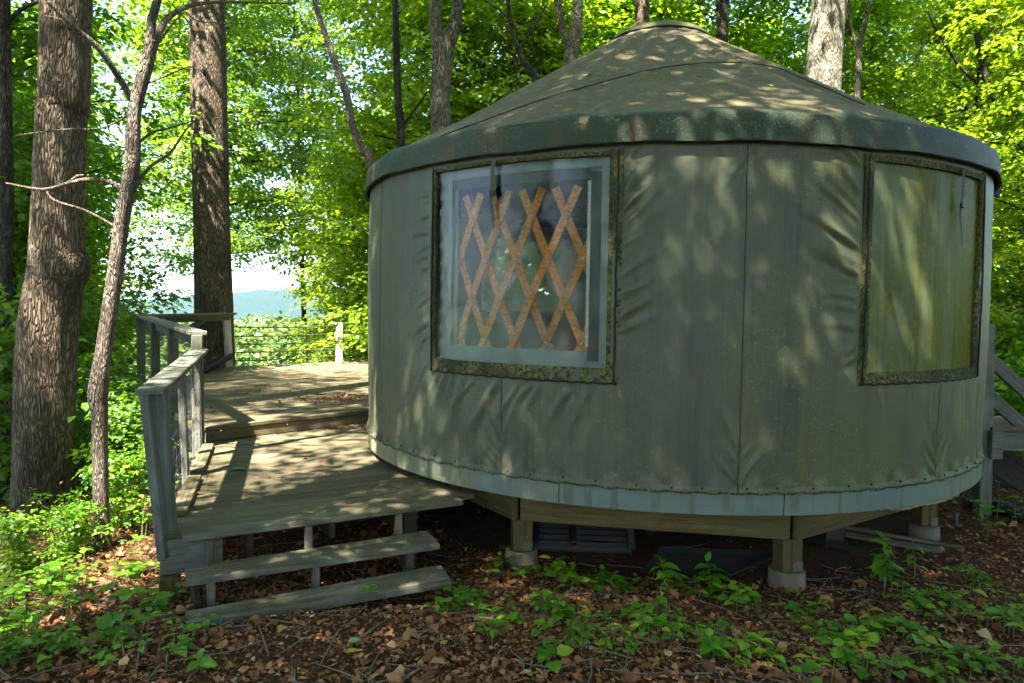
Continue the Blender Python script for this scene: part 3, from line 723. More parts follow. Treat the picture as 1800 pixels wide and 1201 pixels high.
# ------------------------------------------------------------------ decks
ZL, ZU = .47, .60
def strips(parent, name, origin, d, n_, poly, wdt, count, mat, zt, thick=.034, right_r=None, skip=()):
    """planks along d, stepping along n_ from origin, clipped to poly and stopped at the tent"""
    d = Vector(d).normalized(); n_ = Vector(n_).normalized(); ang_ = math.atan2(d.y, d.x)
    for k in range(count):
        if k in skip: continue
        off = (k + .5) * wdt; ts = []
        for i in range(len(poly)):
            a, b = Vector(poly[i]), Vector(poly[(i + 1) % len(poly)])
            sa, sb = (a - Vector(origin)).dot(n_) - off, (b - Vector(origin)).dot(n_) - off
            if sa * sb < 0:
                q = a + (b - a) * (sa / (sa - sb)); ts.append((q - Vector(origin)).dot(d))
        if len(ts) < 2: continue
        t0, t1 = min(ts), max(ts)
        if right_r:
            c = Vector(YC) - Vector(origin); tc = c.dot(d); hc = c.dot(n_) - off
            if abs(hc) < right_r:
                tt = tc - math.sqrt(right_r ** 2 - hc * hc)
                if t0 < tt < t1: t1 = tt
        if t1 - t0 < .06: continue
        t0 += random.uniform(-.006, .006)
        m = Vector(origin) + d * ((t0 + t1) / 2) + n_ * off
        box(name, parent, (m.x, m.y, zt - thick / 2 + random.uniform(-.0015, .0015)), (t1 - t0, wdt - .009, thick), mat, (random.uniform(-.006, .006), 0, ang_), .004)
# lower deck
FL, FR = atz(322, 945, ZL), atz(815, 880, ZL)
dl = Vector((FR.x - FL.x, FR.y - FL.y)).normalized(); nl = Vector((-dl.y, dl.x))
ldeck = empty('lower_deck', (-1.5, 4.6, 0)); tag(ldeck, 'weathered grey plank deck landing between the steps and the yurt', 'deck')
P1 = Vector((-2.54, 5.81)); PF = Vector((-1.80, 3.62))
PW = .118
# nosing board at the top of the steps
o = FL.xy + nl * (PW / 2); q = FR.xy + nl * (PW / 2)
beam('plank', ldeck, (o.x, o.y, ZL - .014), (q.x, q.y, ZL - .014), PW - .005, .032, M['tread'])
L0 = Vector(FL.xy) - dl * .11 + nl * PW
lpoly = [tuple(Vector(FL.xy) - dl * .12), (FR.x + .1, FR.y + .05), (1.2, 6.2), (-.3, 8.2), tuple(P1 + Vector((-.02, .55))), tuple(P1 + Vector((.0, .0))), tuple(PF + Vector((.02, .02)))]
lpoly[0] = tuple(L0 - nl * PW * 1.0)
strips(ldeck, 'plank', L0, dl, nl, lpoly, PW, 26, M['deck'], ZL, .034, 2.33)
# frame under it
def fpt(s, t, z): v = Vector(FL.xy) + dl * s + nl * t; return (v.x, v.y, z)
beam('rim_joist', ldeck, fpt(-.10, .14, ZL - .13), fpt(.20, .14, ZL - .13), .035, .185, M['rail'])
beam('rim_joist', ldeck, fpt(-.02, .60, ZL - .13), fpt(1.36, .60, ZL - .13), .035, .185, M['lumber_dark'])  # dark board paints the shade in the recess behind the steps
beam('rim_joist', ldeck, (PF.x + .02, PF.y + .16, ZL - .13), (P1.x + .02, P1.y, ZL - .13), .035, .185, M['rail'])
for s in (.35, .8, 1.2): beam('joist', ldeck, fpt(s, .2, ZL - .11), fpt(s, 1.2, ZL - .11), .035, .14, M['lumber_dark'])
c = fpt(-.055, .11, 0); g0 = gz(c[0], c[1]) - .1
post('support_post', ldeck, (c[0], c[1], g0), (c[0], c[1], .245), .10, .10, M['lumber'], math.atan2(dl.y, dl.x))
c = fpt(1.30, .30, 0); box('support_post', ldeck, (c[0], c[1], .16), (.09, .09, .52), M['lumber_dark'], (0, 0, math.atan2(dl.y, dl.x)))
# upper deck
UA, UB = atz(365, 751, ZU), atz(646, 721, ZU)
du = Vector((UB.x - UA.x, UB.y - UA.y)).normalized(); nu = Vector((-du.y, du.x))
CR = atz(247, 557, EYE - .21).xy; PA = atz(405, 645, ZU).xy; PB = atz(596, 636, ZU).xy
PC = PB + (PB - PA) * 1.05
udeck = empty('upper_deck', (-3, 8.5, 0)); tag(udeck, 'higher weathered plank deck beyond the landing with scattered dead leaves', 'deck')
upoly = [tuple(Vector(UA.xy) - du * .12 - nu * .01), tuple(CR + Vector((.03, 0))), tuple(PA + Vector((0, .04))), tuple(PB + (PB - PA).normalized() * 0 + Vector((-.03, .06))), tuple(PC), (2.5, 12.5), (2.5, 8.0), tuple(Vector(UA.xy) + du * 2.6 - nu * .01)]
strips(udeck, 'plank', Vector(UA.xy) - du * .1, du, nu, upoly, .128, 52, M['deck'], ZU, .034, 2.46)
o = Vector(UA.xy) - du * .05 + nu * .03; q = Vector(UA.xy) + du * 1.75 + nu * .03
beam('riser_board', udeck, (o.x, o.y, (ZL + ZU - .034) / 2), (q.x, q.y, (ZL + ZU - .034) / 2), .03, ZU - ZL - .042, M['deck'])
for a, b in ((Vector(UA.xy), CR), (CR, PA), (PA, PB), (PB, PC)):
    beam('rim_joist', udeck, (a.x, a.y, ZU - .15), (b.x, b.y, ZU - .15), .035, .2, M['rail'])
for p in (CR, PA, PB, (CR + PA) / 2, (Vector(UA.xy) + CR) / 2):
    g0 = gz(p.x, p.y) - .2; box('support_post', udeck, (p.x + .08, p.y + .02, (g0 + ZU - .06) / 2), (.1, .1, ZU - .06 - g0), M['lumber_dark'])

# ------------------------------------------------------------------ front steps
steps = empty('front_steps', (-.95, 3.5, 0)); tag(steps, 'two worn grey plank steps with open risers below the deck landing', 'steps')
def tread_board(pl, z, t):
    """board from four top corners given as pixels: back-left, front-left, front-right, back-right"""
    c = [atz(px, py, z) for px, py in pl]
    V = [(p.x, p.y, z) for p in c] + [(p.x, p.y, z - t) for p in c]
    bm = bmesh.new(); vs_ = [bm.verts.new(v) for v in V]
    for f in ((0, 1, 2, 3), (7, 6, 5, 4), (0, 4, 5, 1), (1, 5, 6, 2), (2, 6, 7, 3), (3, 7, 4, 0)): bm.faces.new([vs_[i] for i in f])
    bmesh.ops.recalc_face_normals(bm, faces=bm.faces[:]); bmesh.ops.bevel(bm, geom=bm.edges[:], offset=.005, segments=2, affect='EDGES')
    ctr = sum((Vector(v) for v in V), Vector()) / 8; an = math.atan2(c[2].y - c[1].y, c[2].x - c[1].x)
    mt = Matrix.Rotation(-an, 4, 'Z') @ Matrix.Translation(-ctr); bm.transform(mt)
    me = bpy.data.meshes.new('tread'); bm.to_mesh(me); bm.free(); me.materials.append(M['tread'])
    o = obj('tread', me, steps); put(o, steps, ctr, (0, 0, an)); return o
ZM, ZT = EYE - 1.32, EYE - 1.45
tread_board([(326, 997), (326, 1021), (774, 956), (752, 932)], ZM, .032)
tread_board([(326, 1086.5), (326, 1099), (795, 1019), (785, 1006.5)], ZT, .040)
tread_board([(326, 1074), (326, 1085), (784, 1004), (775, 992)], ZT + .014, .044)
for px0, zt_, zb_ in ((372, ZL - .031, ZM), (550, ZL - .031, ZM), (711, ZL - .031, ZM)):
    v = atz(px0, 955 - (px0 - 322) * .138, ZL).xy + nl * .10
    post('riser_block', steps, (v.x, v.y, zb_ - .08), (v.x, v.y, zt_), .036, .05, M['tread'], math.atan2(dl.y, dl.x))
for px0, sx in ((375, 0), (563, 0), (731, 0)):
    v = atz(px0, 1021 - (px0 - 326) * .145, ZM).xy + nl * .10
    post('riser_block', steps, (v.x, v.y, .05), (v.x, v.y, ZM - .034), .038, .05, M['tread'], math.atan2(dl.y, dl.x))
c = fpt(.62, .30, 0); beam('stringer', steps, fpt(.05, .11, .2), fpt(.05, -.16, .14), .035, .12, M['lumber_dark'])

# ------------------------------------------------------------------ railings
def mesh_panel(name, parent, a0, a1, b0, b1, cell=.07, r=.0015):
    """welded wire between bottom edge a0-a1 and top edge b0-b1"""
    a0, a1, b0, b1 = map(Vector, (a0, a1, b0, b1)); V = []; Fs = []
    def wire(p, q):
        vv, ff = tube_arrays([p, q], [r, r], 3, False); n0 = len(V); V.extend(vv); Fs.extend([tuple(i + n0 for i in f) for f in ff])
    nh = max(2, int((b0 - a0).length / cell)); nw = max(2, int((a1 - a0).length / cell))
    for i in range(nh + 1): t = i / nh; wire(a0.lerp(b0, t), a1.lerp(b1, t))
    for i in range(nw + 1): t = i / nw; wire(a0.lerp(a1, t), b0.lerp(b1, t))
    return world_obj(name, pymesh(name, V, Fs, M['wire']), parent)
ra = math.atan2(P1.y - PF.y, P1.x - PF.x)
rail1 = empty('stair_railing', (PF.x, PF.y, ZL)); tag(rail1, 'grey wooden railing with wire mesh beside the deck landing', 'railing')
ZR0, ZR1 = EYE - .462, EYE - .405
def px_post(p0, p1, y0, y1, sx, sy, rz): return post('post', rail1, aty(*p0, y0), aty(*p1, y1), sx, sy, M['rail'], rz)
px_post((297, 980), (278, 692), 3.66, 3.66, .082, .07, .12)
fp = px_post((289, 982), (257, 692), 3.60, 3.60, .042, .09, .12)
mp_ = PF.lerp(P1, .50)
post('post', rail1, (mp_.x + .02, mp_.y, ZL - .1), (mp_.x - .01, mp_.y, (ZR0 + ZR1) / 2 - .02), .04, .095, M['rail'], ra + math.pi / 2)
p1b = post('post', rail1, (P1.x, P1.y - .02, ZL - .1), (P1.x, P1.y - .02, EYE - .275), .085, .085, M['rail'], .3)
box('post_block', rail1, (P1.x + .035, P1.y - .10, (ZL + ZR1 - .03) / 2), (.04, .085, ZR1 - .03 - ZL), M['rail'], (0, 0, ra - math.pi / 2))
beam('cap_rail', rail1, (PF.x - .01, PF.y - .045, ZR0), (P1.x + .02, P1.y - .03, ZR1), .135, .034, M['rail'], .006)
nrm = Vector((math.sin(ra), -math.cos(ra)))
for a, b in ((PF + nrm * .03, mp_ + nrm * .03), (mp_ + nrm * .03, P1 + nrm * .03)):
    mesh_panel('wire_mesh', rail1, (a.x, a.y, ZL + .02), (b.x, b.y, ZL + .02), (a.x - .02, a.y, ZR0 - .03), (b.x - .01, b.y, ZR1 - .03))
for t0, t1 in ((.10, .47), (.53, .95)):
    a, b = PF.lerp(P1, t0) + nrm * .075, PF.lerp(P1, t1) + nrm * .075
    beam('toe_board', rail1, (a.x, a.y, ZL + .018), (b.x, b.y, ZL + .018), .085, .034, M['deck'])
# staples of the wire, wrapped round the front post
for k in range(13):
    z_ = .36 + k * .062; t = (z_ - .245) / .92; bx = -1.745 - .092 * t
    pts = [Vector((bx - .052, 3.565, z_)), Vector((bx - .025, 3.545, z_ + random.uniform(-.006, .006))), Vector((bx + random.uniform(-.005, .012), 3.548, z_ + random.uniform(-.012, .008)))]
    V, Fs = tube_arrays(pts, [.0022] * 3, 4, True); world_obj('wire_end', pymesh('wire_end', V, Fs, M['wire']), fp)

rail2 = empty('upper_railing', (CR.x, CR.y, ZU)); tag(rail2, 'grey wooden railing with wire mesh along the side of the higher deck', 'railing')
ZQ0, ZQ1 = EYE - .262, EYE - .20
PS = P1 + Vector((-.02, .02))
beam('cap_rail', rail2, (PS.x + .03, PS.y - .05, ZQ0), (CR.x, CR.y, ZQ1), .14, .034, M['rail'], .006)
beam('cap_rail', rail2, (CR.x - .02, CR.y - .07, ZQ1 + .001), (PA.x + .05, PA.y + .02, ZQ1 + .002), .12, .034, M['rail'], .006)
beam('under_rail', rail2, (PS.x, PS.y + .03, ZQ0 - .065), (CR.x + .02, CR.y, ZQ1 - .065), .035, .09, M['rail'])
beam('under_rail', rail2, (CR.x, CR.y + .02, ZQ1 - .060), (PA.x, PA.y - .03, ZQ1 - .060), .035, .085, M['rail'])
for t in (.33, .66, 1.):
    c = PS.lerp(CR, t); zz = ZQ0 + (ZQ1 - ZQ0) * t
    post('post', rail2, (c.x, c.y, ZU - .25), (c.x, c.y, zz - .02), .09, .09, M['rail'], math.atan2((CR - PS).y, (CR - PS).x))
for t0, t1 in ((.03, .33), (.33, .66), (.66, 1.)):
    a, b = PS.lerp(CR, t0), PS.lerp(CR, t1)
    mesh_panel('wire_mesh', rail2, (a.x + .05, a.y, ZU + .02), (b.x + .05, b.y, ZU + .02), (a.x + .05, a.y, ZQ0 - .06), (b.x + .05, b.y, ZQ1 - .06), .06, .0016)
rail3 = empty('cable_railing', (PA.x, PA.y, ZU)); tag(rail3, 'pale posts strung with five dark cables at the far edge of the deck', 'railing')
cd = (PB - PA).normalized(); ca = math.atan2(cd.y, cd.x)
post('post', rail3, (PA.x, PA.y, ZU - .3), (PA.x - .06, PA.y, ZQ1 - .02), .095, .10, M['rail_far'], ca)
post('post', rail3, (PB.x, PB.y, ZU - .3), (PB.x, PB.y, EYE - .355), .10, .10, M['rail_far'], ca)
post('post', rail3, (PC.x, PC.y, ZU - .3), (PC.x, PC.y, EYE - .355), .10, .10, M['rail_far'], ca)
for ya, yb in ((575, 572), (591, 586), (605, 599.5), (619.5, 612.5), (634.5, 625)):
    za, zb = aty(412, ya, PA.y).z, aty(590, yb, PB.y).z
    pts = []
    for k in range(13):
        t = k / 6; p = PA + (PB - PA) * t; f = t % 1
        pts.append((p.x, p.y, za + (zb - za) * min(t, 1.) - .02 * math.sin(math.pi * f)))
    tube_obj('cable', rail3, pts, .011, M['cable'], 6, 2)
# dark pipes reaching out of the railing to the tree
for nm, a, b, lab in (('pipe', (330, 580, 9.6), (363, 559, 11.0), 'short dark pipe angled against the trunk above the railing cap'), ('pipe', (360, 652, 10.3), (407, 626, 11.1), 'dark pipe slanting up from the deck edge past the trunk foot')):
    o = tube_obj('brace_pipe', None, [aty(*a), aty(*b)], [.045, .045], M['pipe'], 10)
    tag(o, lab, 'pipe', 'dark pipes by the trunk')

# ------------------------------------------------------------------ steps behind the yurt on the right
rs = empty('rear_steps', (3.9, 6.0, 0)); tag(rs, 'wooden rear stairs with slanting handrails beside the yurt wall', 'steps')
yy = 5.75
pt, pb = aty(1737, 570, yy), aty(1722, 940, yy)
post('post', rs, (pb.x + .01, yy, -.1), (pt.x - .02, yy, pt.z), .10, .10, M['rail'])
def dirn(p, q, k): d = q - p; return p + d * k
for (p, q) in (((1735, 628), (1800, 687)), ((1735, 694), (1800, 750))):
    a = aty(*p, yy + .02); b = a + (aty(*q, yy + .02) - a) * 4.
    beam('handrail', rs, a, b, .04, .10, M['rail'])
a = aty(1738, 752, yy); zt_ = a.z
for k in range(5):
    beam('plank', rs, (a.x - .02, yy - .02 + k * .125, zt_), (a.x + 1.15, yy - .02 + k * .125, zt_), .118, .034, M['deck'])
beam('rim_joist', rs, (a.x - .02, yy - .04, zt_ - .10), (a.x + 1.2, yy - .04, zt_ - .10), .035, .15, M['rail'])
box('post_block', rs, (aty(1752, 780, yy - .11).x, yy - .10, zt_ - .12), (.09, .05, .22), M['rail'])
b = aty(1735, 790, yy + .3); beam('stringer', rs, (b.x - .1, yy + .3, b.z + .03), (b.x + 1.3, yy + .3, b.z - .85), .04, .24, M['lumber_dark'])
beam('stringer', rs, (b.x - .1, yy + .9, b.z + .03), (b.x + 1.3, yy + .9, b.z - .85), .04, .24, M['lumber_dark'])
c = aty(1757, 338, 6.4)
hd = empty('vent_hood', (c.x - .12, c.y, c.z)); tag(hd, 'small dark metal hood sticking out behind the yurt wall under the eave', 'hood')
V = [(-.35, -.1, .06), (-.35, .1, .06), (.09, .1, .0), (.09, -.1, .0), (-.35, -.1, .03), (-.35, .1, .03), (.05, .1, -.05), (.05, -.1, -.05)]
obj('hood_plate', pymesh('hood', V, [(0, 3, 2, 1), (4, 5, 6, 7), (0, 4, 7, 3), (3, 7, 6, 2), (2, 6, 5, 1), (1, 5, 4, 0)], M['hood']), hd)
obj('hood_pipe', pymesh('hood_pipe', *tube_arrays([(-.9, 0, .02), (-.1, 0, .04)], [.07, .07], 14), M['hood'], True), hd)

# ------------------------------------------------------------------ things stored under and beside the yurt
def crate(name, px0, px1, py0, py1, y0, lab, rz):
    a, b = aty(px0, py1, y0), aty(px1, py1, y0); c = (a + b) / 2; L = (b - a).length; zt = aty((px0 + px1) / 2, py0, y0).z; g0 = gz(c.x, c.y)
    r = empty(name, (c.x, c.y, g0 + .02), rz); r.rotation_euler = (.55, 0, rz); tag(r, lab, 'shutter'); h = .06
    def part(nm, loc, sz, mat): o = obj(nm, box_mesh(*sz, mat, .004), r); o.location = loc; return o
    part('rim', (0, -.02, h * .5), (L, .03, .035), M['frame_grey']); part('rim', (0, .30, h), (L, .03, .035), M['plastic'])
    part('end_rail', (-L / 2, .14, h * .72), (.03, .30, .03), M['plastic']); part('end_rail', (L / 2, .14, h * .72), (.045, .30, .04), M['frame_grey'])
    part('middle_rail', (-L * .1, .14, h * .78), (.05, .28, .035), M['plastic'])
    for k in range(6): o = part('slat', (0, .02 + k * .048, h * .52 + k * h * .075), (L - .05, .036, .008), M['plastic']); o.rotation_euler = (.5, 0, 0)
    part('backing', (0, .16, h * .28), (L, .30, .03), M['plastic'])
    return r
crate('plastic_shutter', 938, 1108, 960, 1002, 4.75, 'black plastic louvred shutter lying under the yurt behind the leaves', -.06)
crate('plastic_shutter', 1135, 1238, 968, 985, 5.15, 'second black shutter deeper in the shade under the yurt', -.03)
# leaning grey sheet
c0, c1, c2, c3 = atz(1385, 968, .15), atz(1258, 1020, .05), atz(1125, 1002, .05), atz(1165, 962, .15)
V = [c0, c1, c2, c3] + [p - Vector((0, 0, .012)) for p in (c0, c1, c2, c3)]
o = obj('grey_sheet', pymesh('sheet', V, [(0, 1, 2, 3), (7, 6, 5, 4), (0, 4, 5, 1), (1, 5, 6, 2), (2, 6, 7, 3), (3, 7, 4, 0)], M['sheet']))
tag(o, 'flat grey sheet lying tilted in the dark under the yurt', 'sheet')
for i, (p, q, lab) in enumerate((((1440, 935), (1655, 968), 'long weathered board on the ground leading to the far pier'), ((1480, 925), (1690, 964), 'thinner pale board behind the long weathered board'),
                                 ((1455, 960), (1560, 990), 'short dark board nearest the tall seedling under the yurt'))):
    a, b = atz(p[0], p[1], .05 + .03 * (i == 1)), atz(q[0], q[1], .04)
    tag(beam('loose_board', None, (a.x, a.y, gz(a.x, a.y) + .05 + .01 * i), (b.x, b.y, gz(b.x, b.y) + .03 + .012 * i), .09 if i != 1 else .04, .022, M['lumber_dark'] if i == 2 else M['tread']), lab, 'board', 'loose boards under the yurt')
for (px, py, z_, s_, lab) in ((1452, 950, .12, (.2, .16, .22), 'rough wooden block standing just behind the front pier'),):
    a = atz(px, py, .02); o = box('wood_block', None, (a.x, a.y, .11), s_, M['lumber_dark'], (0, .12, .5)); tag(o, lab, 'block')
# corrugated drain pipe by the far post
pp = [aty(1690, 912, 5.9), aty(1742, 908, 5.8), aty(1768, 925, 5.7), aty(1790, 955, 5.55), aty(1835, 985, 5.4), aty(1900, 1000, 5.3)]
pp = [Vector((p.x, p.y, max(p.z, gz(p.x, p.y) + .05))) for p in pp]
pts, rr = smooth_path(pp, [.055] * 6, 22); rr = [.052 + .007 * (k % 2) for k in range(len(pts))]
V, Fs = tube_arrays(pts, rr, 14, False); tag(obj('drain_pipe', pymesh('drain_pipe', V, Fs, M['hose'])), 'black corrugated drain pipe curving over the ground by the rear steps', 'pipe')
o = tube_obj('thin_stake', None, [aty(1681, 925, 5.2), aty(1680, 900, 5.2)], [.014, .014], M['frame_grey'], 8); o.location.z -= .0; tag(o, 'short grey stub pipe beside the far pier', 'pipe')

# ------------------------------------------------------------------ foliage builders
def leaf_tris(P, D, Nn, L, Wd, fold=.18):
    """n rhombic folded leaves: base P, direction D, normal Nn -> verts, tris"""
    B = np.cross(Nn, D); B /= np.linalg.norm(B, axis=1, keepdims=True) + 1e-9
    L = L[:, None]; Wd = Wd[:, None]
    mid = P + D * L * .45 + Nn * (Wd * fold)
    V = np.stack([P, mid + B * Wd * .5, P + D * L - Nn * L * .12, mid - B * Wd * .5], 1)
    # centre line stays lower than the sides: fold along base-tip
    n = len(P); b = np.arange(n) * 4
    Fa = np.stack([np.stack([b, b + 1, b + 2], 1), np.stack([b, b + 2, b + 3], 1)], 1).reshape(-1, 3)
    return V.reshape(-1, 3), Fa
def sprays(rg, C, Nn, R_, k, lmin, lmax, droop=.25, tilt=.35):
    """k leaves scattered in flat sprays at C (m,3) with plane normals Nn"""
    m = len(C)
    a = rg.uniform(0, 2 * np.pi, (m, k)); r = np.sqrt(rg.uniform(0, 1, (m, k))) * R_[:, None]
    T = np.cross(Nn, np.array([1., .13, 0.])); T /= np.linalg.norm(T, axis=1, keepdims=True); B = np.cross(Nn, T)
    P = C[:, None] + T[:, None] * (np.cos(a) * r)[..., None] + B[:, None] * (np.sin(a) * r)[..., None] * .75
    P = P + rg.normal(0, .035, P.shape) ; P[..., 2] -= (r / R_[:, None]) ** 2 * R_[:, None] * droop
    a2 = a + rg.normal(0, .7, a.shape)
    D = T[:, None] * np.cos(a2)[..., None] + B[:, None] * np.sin(a2)[..., None]; D[..., 2] -= rg.uniform(0, .5, D.shape[:2])
    D = D.reshape(-1, 3); D /= np.linalg.norm(D, axis=1, keepdims=True)
    N2 = (Nn[:, None] + rg.normal(0, tilt, P.shape)).reshape(-1, 3)
    N2 -= D * (N2 * D).sum(1, keepdims=True); N2 /= np.linalg.norm(N2, axis=1, keepdims=True)
    L = rg.uniform(lmin, lmax, m * k)
    return leaf_tris(P.reshape(-1, 3), D, N2, L, L * rg.uniform(.55, .8, m * k))
def make_tree(seed, H, trunk_r, z0, crown_r, nl, ns, k, lmin, lmax, spr=.55, shape='oval', trunk_pts=None, rise=(.05, .5)):
    """returns (trunk+limb verts/faces, leaf verts/tris) in the tree's own frame"""
    rg = np.random.default_rng(seed)
    if trunk_pts is None:
        ph = rg.uniform(0, 6, 2); trunk_pts = [(.12 * H * .12 * math.sin(ph[0] + t * 3), .12 * H * .12 * math.sin(ph[1] + t * 2.4), H * t) for t in np.linspace(0, 1, 9)]
        trunk_pts = [(x - trunk_pts[0][0], y - trunk_pts[0][1], z) for x, y, z in trunk_pts]
    TV, TF = tube_arrays(trunk_pts, [trunk_r * (1 - .85 * t) + (.25 * trunk_r if i == 0 else 0) for i, t in enumerate(np.linspace(0, 1, len(trunk_pts)))], 10)
    TV = list(TV); TF = list(TF)
    C = []; Nn = []; R_ = []
    tp = np.array([tuple(p) for p in trunk_pts])
    for i in range(nl):
        t = (z0 + (H - z0) * ((i + rg.uniform(0, 1)) / nl)) / H
        idx = t * (len(tp) - 1); i0 = int(min(idx, len(tp) - 2)); base = tp[i0] + (tp[i0 + 1] - tp[i0]) * (idx - i0)
        q = (t * H - z0) / (H - z0)
        if shape == 'oval': pr = math.sqrt(max(.05, 1 - (q * 1.9 - .85) ** 2))if q > .45 else .75 + .5 * q
        else: pr = max(.2, 1 - .75 * q)
        Ln = crown_r * pr * rg.uniform(.6, 1.1); az = i * 2.4 + rg.uniform(-.6, .6); el = rg.uniform(*rise) + .5 * q
        d = np.array([math.cos(az) * math.cos(el), math.sin(az) * math.cos(el), math.sin(el)])
        side = np.array([-math.sin(az), math.cos(az), 0])
        pts = []; bend = rg.normal(0, .22)
        for s in np.linspace(0, 1, 6): pts.append(base + d * Ln * s + side * Ln * bend * s * s + np.array([0, 0, -.16 * Ln * s * s]))
        r0 = trunk_r * .36 * (1 - .6 * q)
        vv, ff = tube_arrays([Vector(p) for p in pts], [max(.006, r0 * (1 - .85 * s)) for s in np.linspace(0, 1, 6)], 5, False); n0 = len(TV); TV += vv; TF += [tuple(a + n0 for a in f) for f in ff]
        pts = np.array(pts)
        for j in range(ns):
            s = .22 + .80 * (j + rg.uniform(0, 1)) / ns; s = min(s, 1.); f = s * 5; f0 = int(min(f, 4)); p = pts[f0] + (pts[f0 + 1] - pts[f0]) * (f - f0)
            p = p + side * rg.normal(0, .24 * crown_r * .5) * (1.2 - .5 * s) + np.array([0, 0, rg.normal(0, .12)]) + d * rg.normal(0, .15)
            nn = np.array([rg.normal(0, .28), rg.normal(0, .28), 1.]) + d * .12
            C.append(p); Nn.append(nn / np.linalg.norm(nn)); R_.append(spr * rg.uniform(.6, 1.25))
    LV, LF = sprays(rg, np.array(C), np.array(Nn), np.array(R_), k, lmin, lmax)
    return (TV, TF), (LV, LF)
class Kind:
    def __init__(s, bark, leaf, *a, **kw):
        (TV, TF), (LV, LF) = make_tree(*a, **kw)
        s.trunk = pymesh('trunk', TV, TF, bark, True); s.crown = npmesh('crown', LV, LF, leaf)
    def place(s, name, x, y, rz, sc, label, group, cat='tree', dz=-.1, sz=1.):
        e = empty(name, (x, y, gz(x, y) + dz), rz); e.scale = (sc, sc, sc * sz)
        tag(e, label, cat, group)
        t = s.trunk; c = s.crown
        obj('trunk', t, e); obj('crown', c, e); return e
# kinds of understory tree, shared by every individual
U = [Kind(M['bark_dark'], M['leaf'], 101, 9.5, .085, 1.0, 2.7, 46, 9, 46, .085, .14, spr=.6),
     Kind(M['bark_grey'], M['leaf'], 102, 8.5, .075, .8, 2.4, 42, 9, 46, .08, .135, spr=.58),
     Kind(M['bark_dark'], M['leaf'], 103, 11., .10, 1.6, 3.0, 48, 9, 46, .09, .145, spr=.62)]
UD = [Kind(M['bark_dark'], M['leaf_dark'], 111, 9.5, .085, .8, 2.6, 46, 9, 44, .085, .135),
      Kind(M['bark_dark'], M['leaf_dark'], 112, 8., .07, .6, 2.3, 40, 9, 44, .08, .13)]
TALL = [Kind(M['bark'], M['leaf_tall'], 121, 21., .26, 9.5, 5.2, 44, 15, 46, .11, .17, spr=.75),
        Kind(M['bark_grey'], M['leaf_tall'], 122, 19., .22, 8.5, 4.8, 42, 15, 46, .11, .17, spr=.75)]
SH = [Kind(M['bark_smooth'], M['leaf_dark'], 131, 1.5, .014, .15, .85, 20, 5, 16, .07, .13, spr=.26),
      Kind(M['bark_smooth'], M['leaf_ground'], 132, 1.2, .012, .12, .8, 18, 5, 15, .07, .13, spr=.26)]

# ------------------------------------------------------------------ trees whose trunks the photograph shows
def trunk_tree(label, name, pxs, Y, bark, crown=None, base=None, ridge_=.03, n=22, dy=0., forks=(), group=None, twigs=()):
    """pxs: (x, y, width) along the trunk from low to high, at depth Y; goes on up to the crown and down to the soil"""
    P = [aty(x, y, Y + dy * i) for i, (x, y, w_) in enumerate(pxs)]; Rd = [w_ / F * Y / 2 for x, y, w_ in pxs]
    b = P[0]; d = (P[1] - P[0]).normalized(); g0 = gz(b.x, b.y) - .15
    if b.z > g0 + .05:
        k = (b.z - g0) / max(.3, d.z); k = min(k, 12); low = b - d * k * .35 - Vector((0, 0, (b.z - g0) - d.z * k * .35))
        P = [low, low.lerp(b, .18)] + P; Rd = [Rd[0] * 1.45, Rd[0] * 1.15] + Rd
    top = None
    if crown:
        kind, zc, sc = crown; t = P[-1]; d = (P[-1] - P[-2]).normalized(); q = t + d * 2.; top = Vector((q.x + (q.x - t.x) * 1., q.y, max(zc, t.z + 2)))
        P.append(top); Rd.append(Rd[-1] * .75)
    e = empty(name, P[0]); tag(e, label, 'tree', group)
    pts, rr = smooth_path(P, Rd, 9)
    V, Fs = tube_arrays(pts, rr, n, True, ridge_, int(P[0].x * 100) & 1023)
    for fk in list(forks) + list(twigs):
        Q = [aty(x, y, Y + (f[3] if len(f) > 3 else 0)) for f in fk for x, y in [f[:2]]]; rq = [f[2] / F * Y / 2 for f in fk]
        pq, rq = smooth_path(Q, rq, 5); vv, ff = tube_arrays(pq, rq, 12 if rq[0] > .02 else 5, True, ridge_ if rq[0] > .02 else 0); n0 = len(V); V += vv; Fs += [tuple(a + n0 for a in f) for f in ff]
    world_obj('trunk', pymesh('trunk', V, Fs, bark, True), e)
    if crown:
        c = obj('crown', kind.crown, e); put(c, e, (top.x, top.y, top.z - 9.5 * sc), (0, 0, P[0].x * 7)); c.scale = (sc, sc, sc)
    return e
trunk_tree('massive furrowed brown trunk with a burl, left of the wooden railing', 'tulip_poplar', [(72, 940, 102), (77, 800, 96), (84, 600, 92), (97, 500, 92), (104, 470, 96), (100, 420, 84), (108, 200, 78), (117, 0, 77)], 5.9, M['bark'], (TALL[0], 12., .75), ridge_=.045, n=36)
trunk_tree('straight tall trunk rising just beyond the corner of the higher deck', 'tulip_poplar', [(380, 650, 66), (376, 560, 64), (374, 480, 62), (369, 250, 60), (364, 0, 58)], 11.7, M['bark'], (TALL[1], 10., 1.), ridge_=.03, n=30)
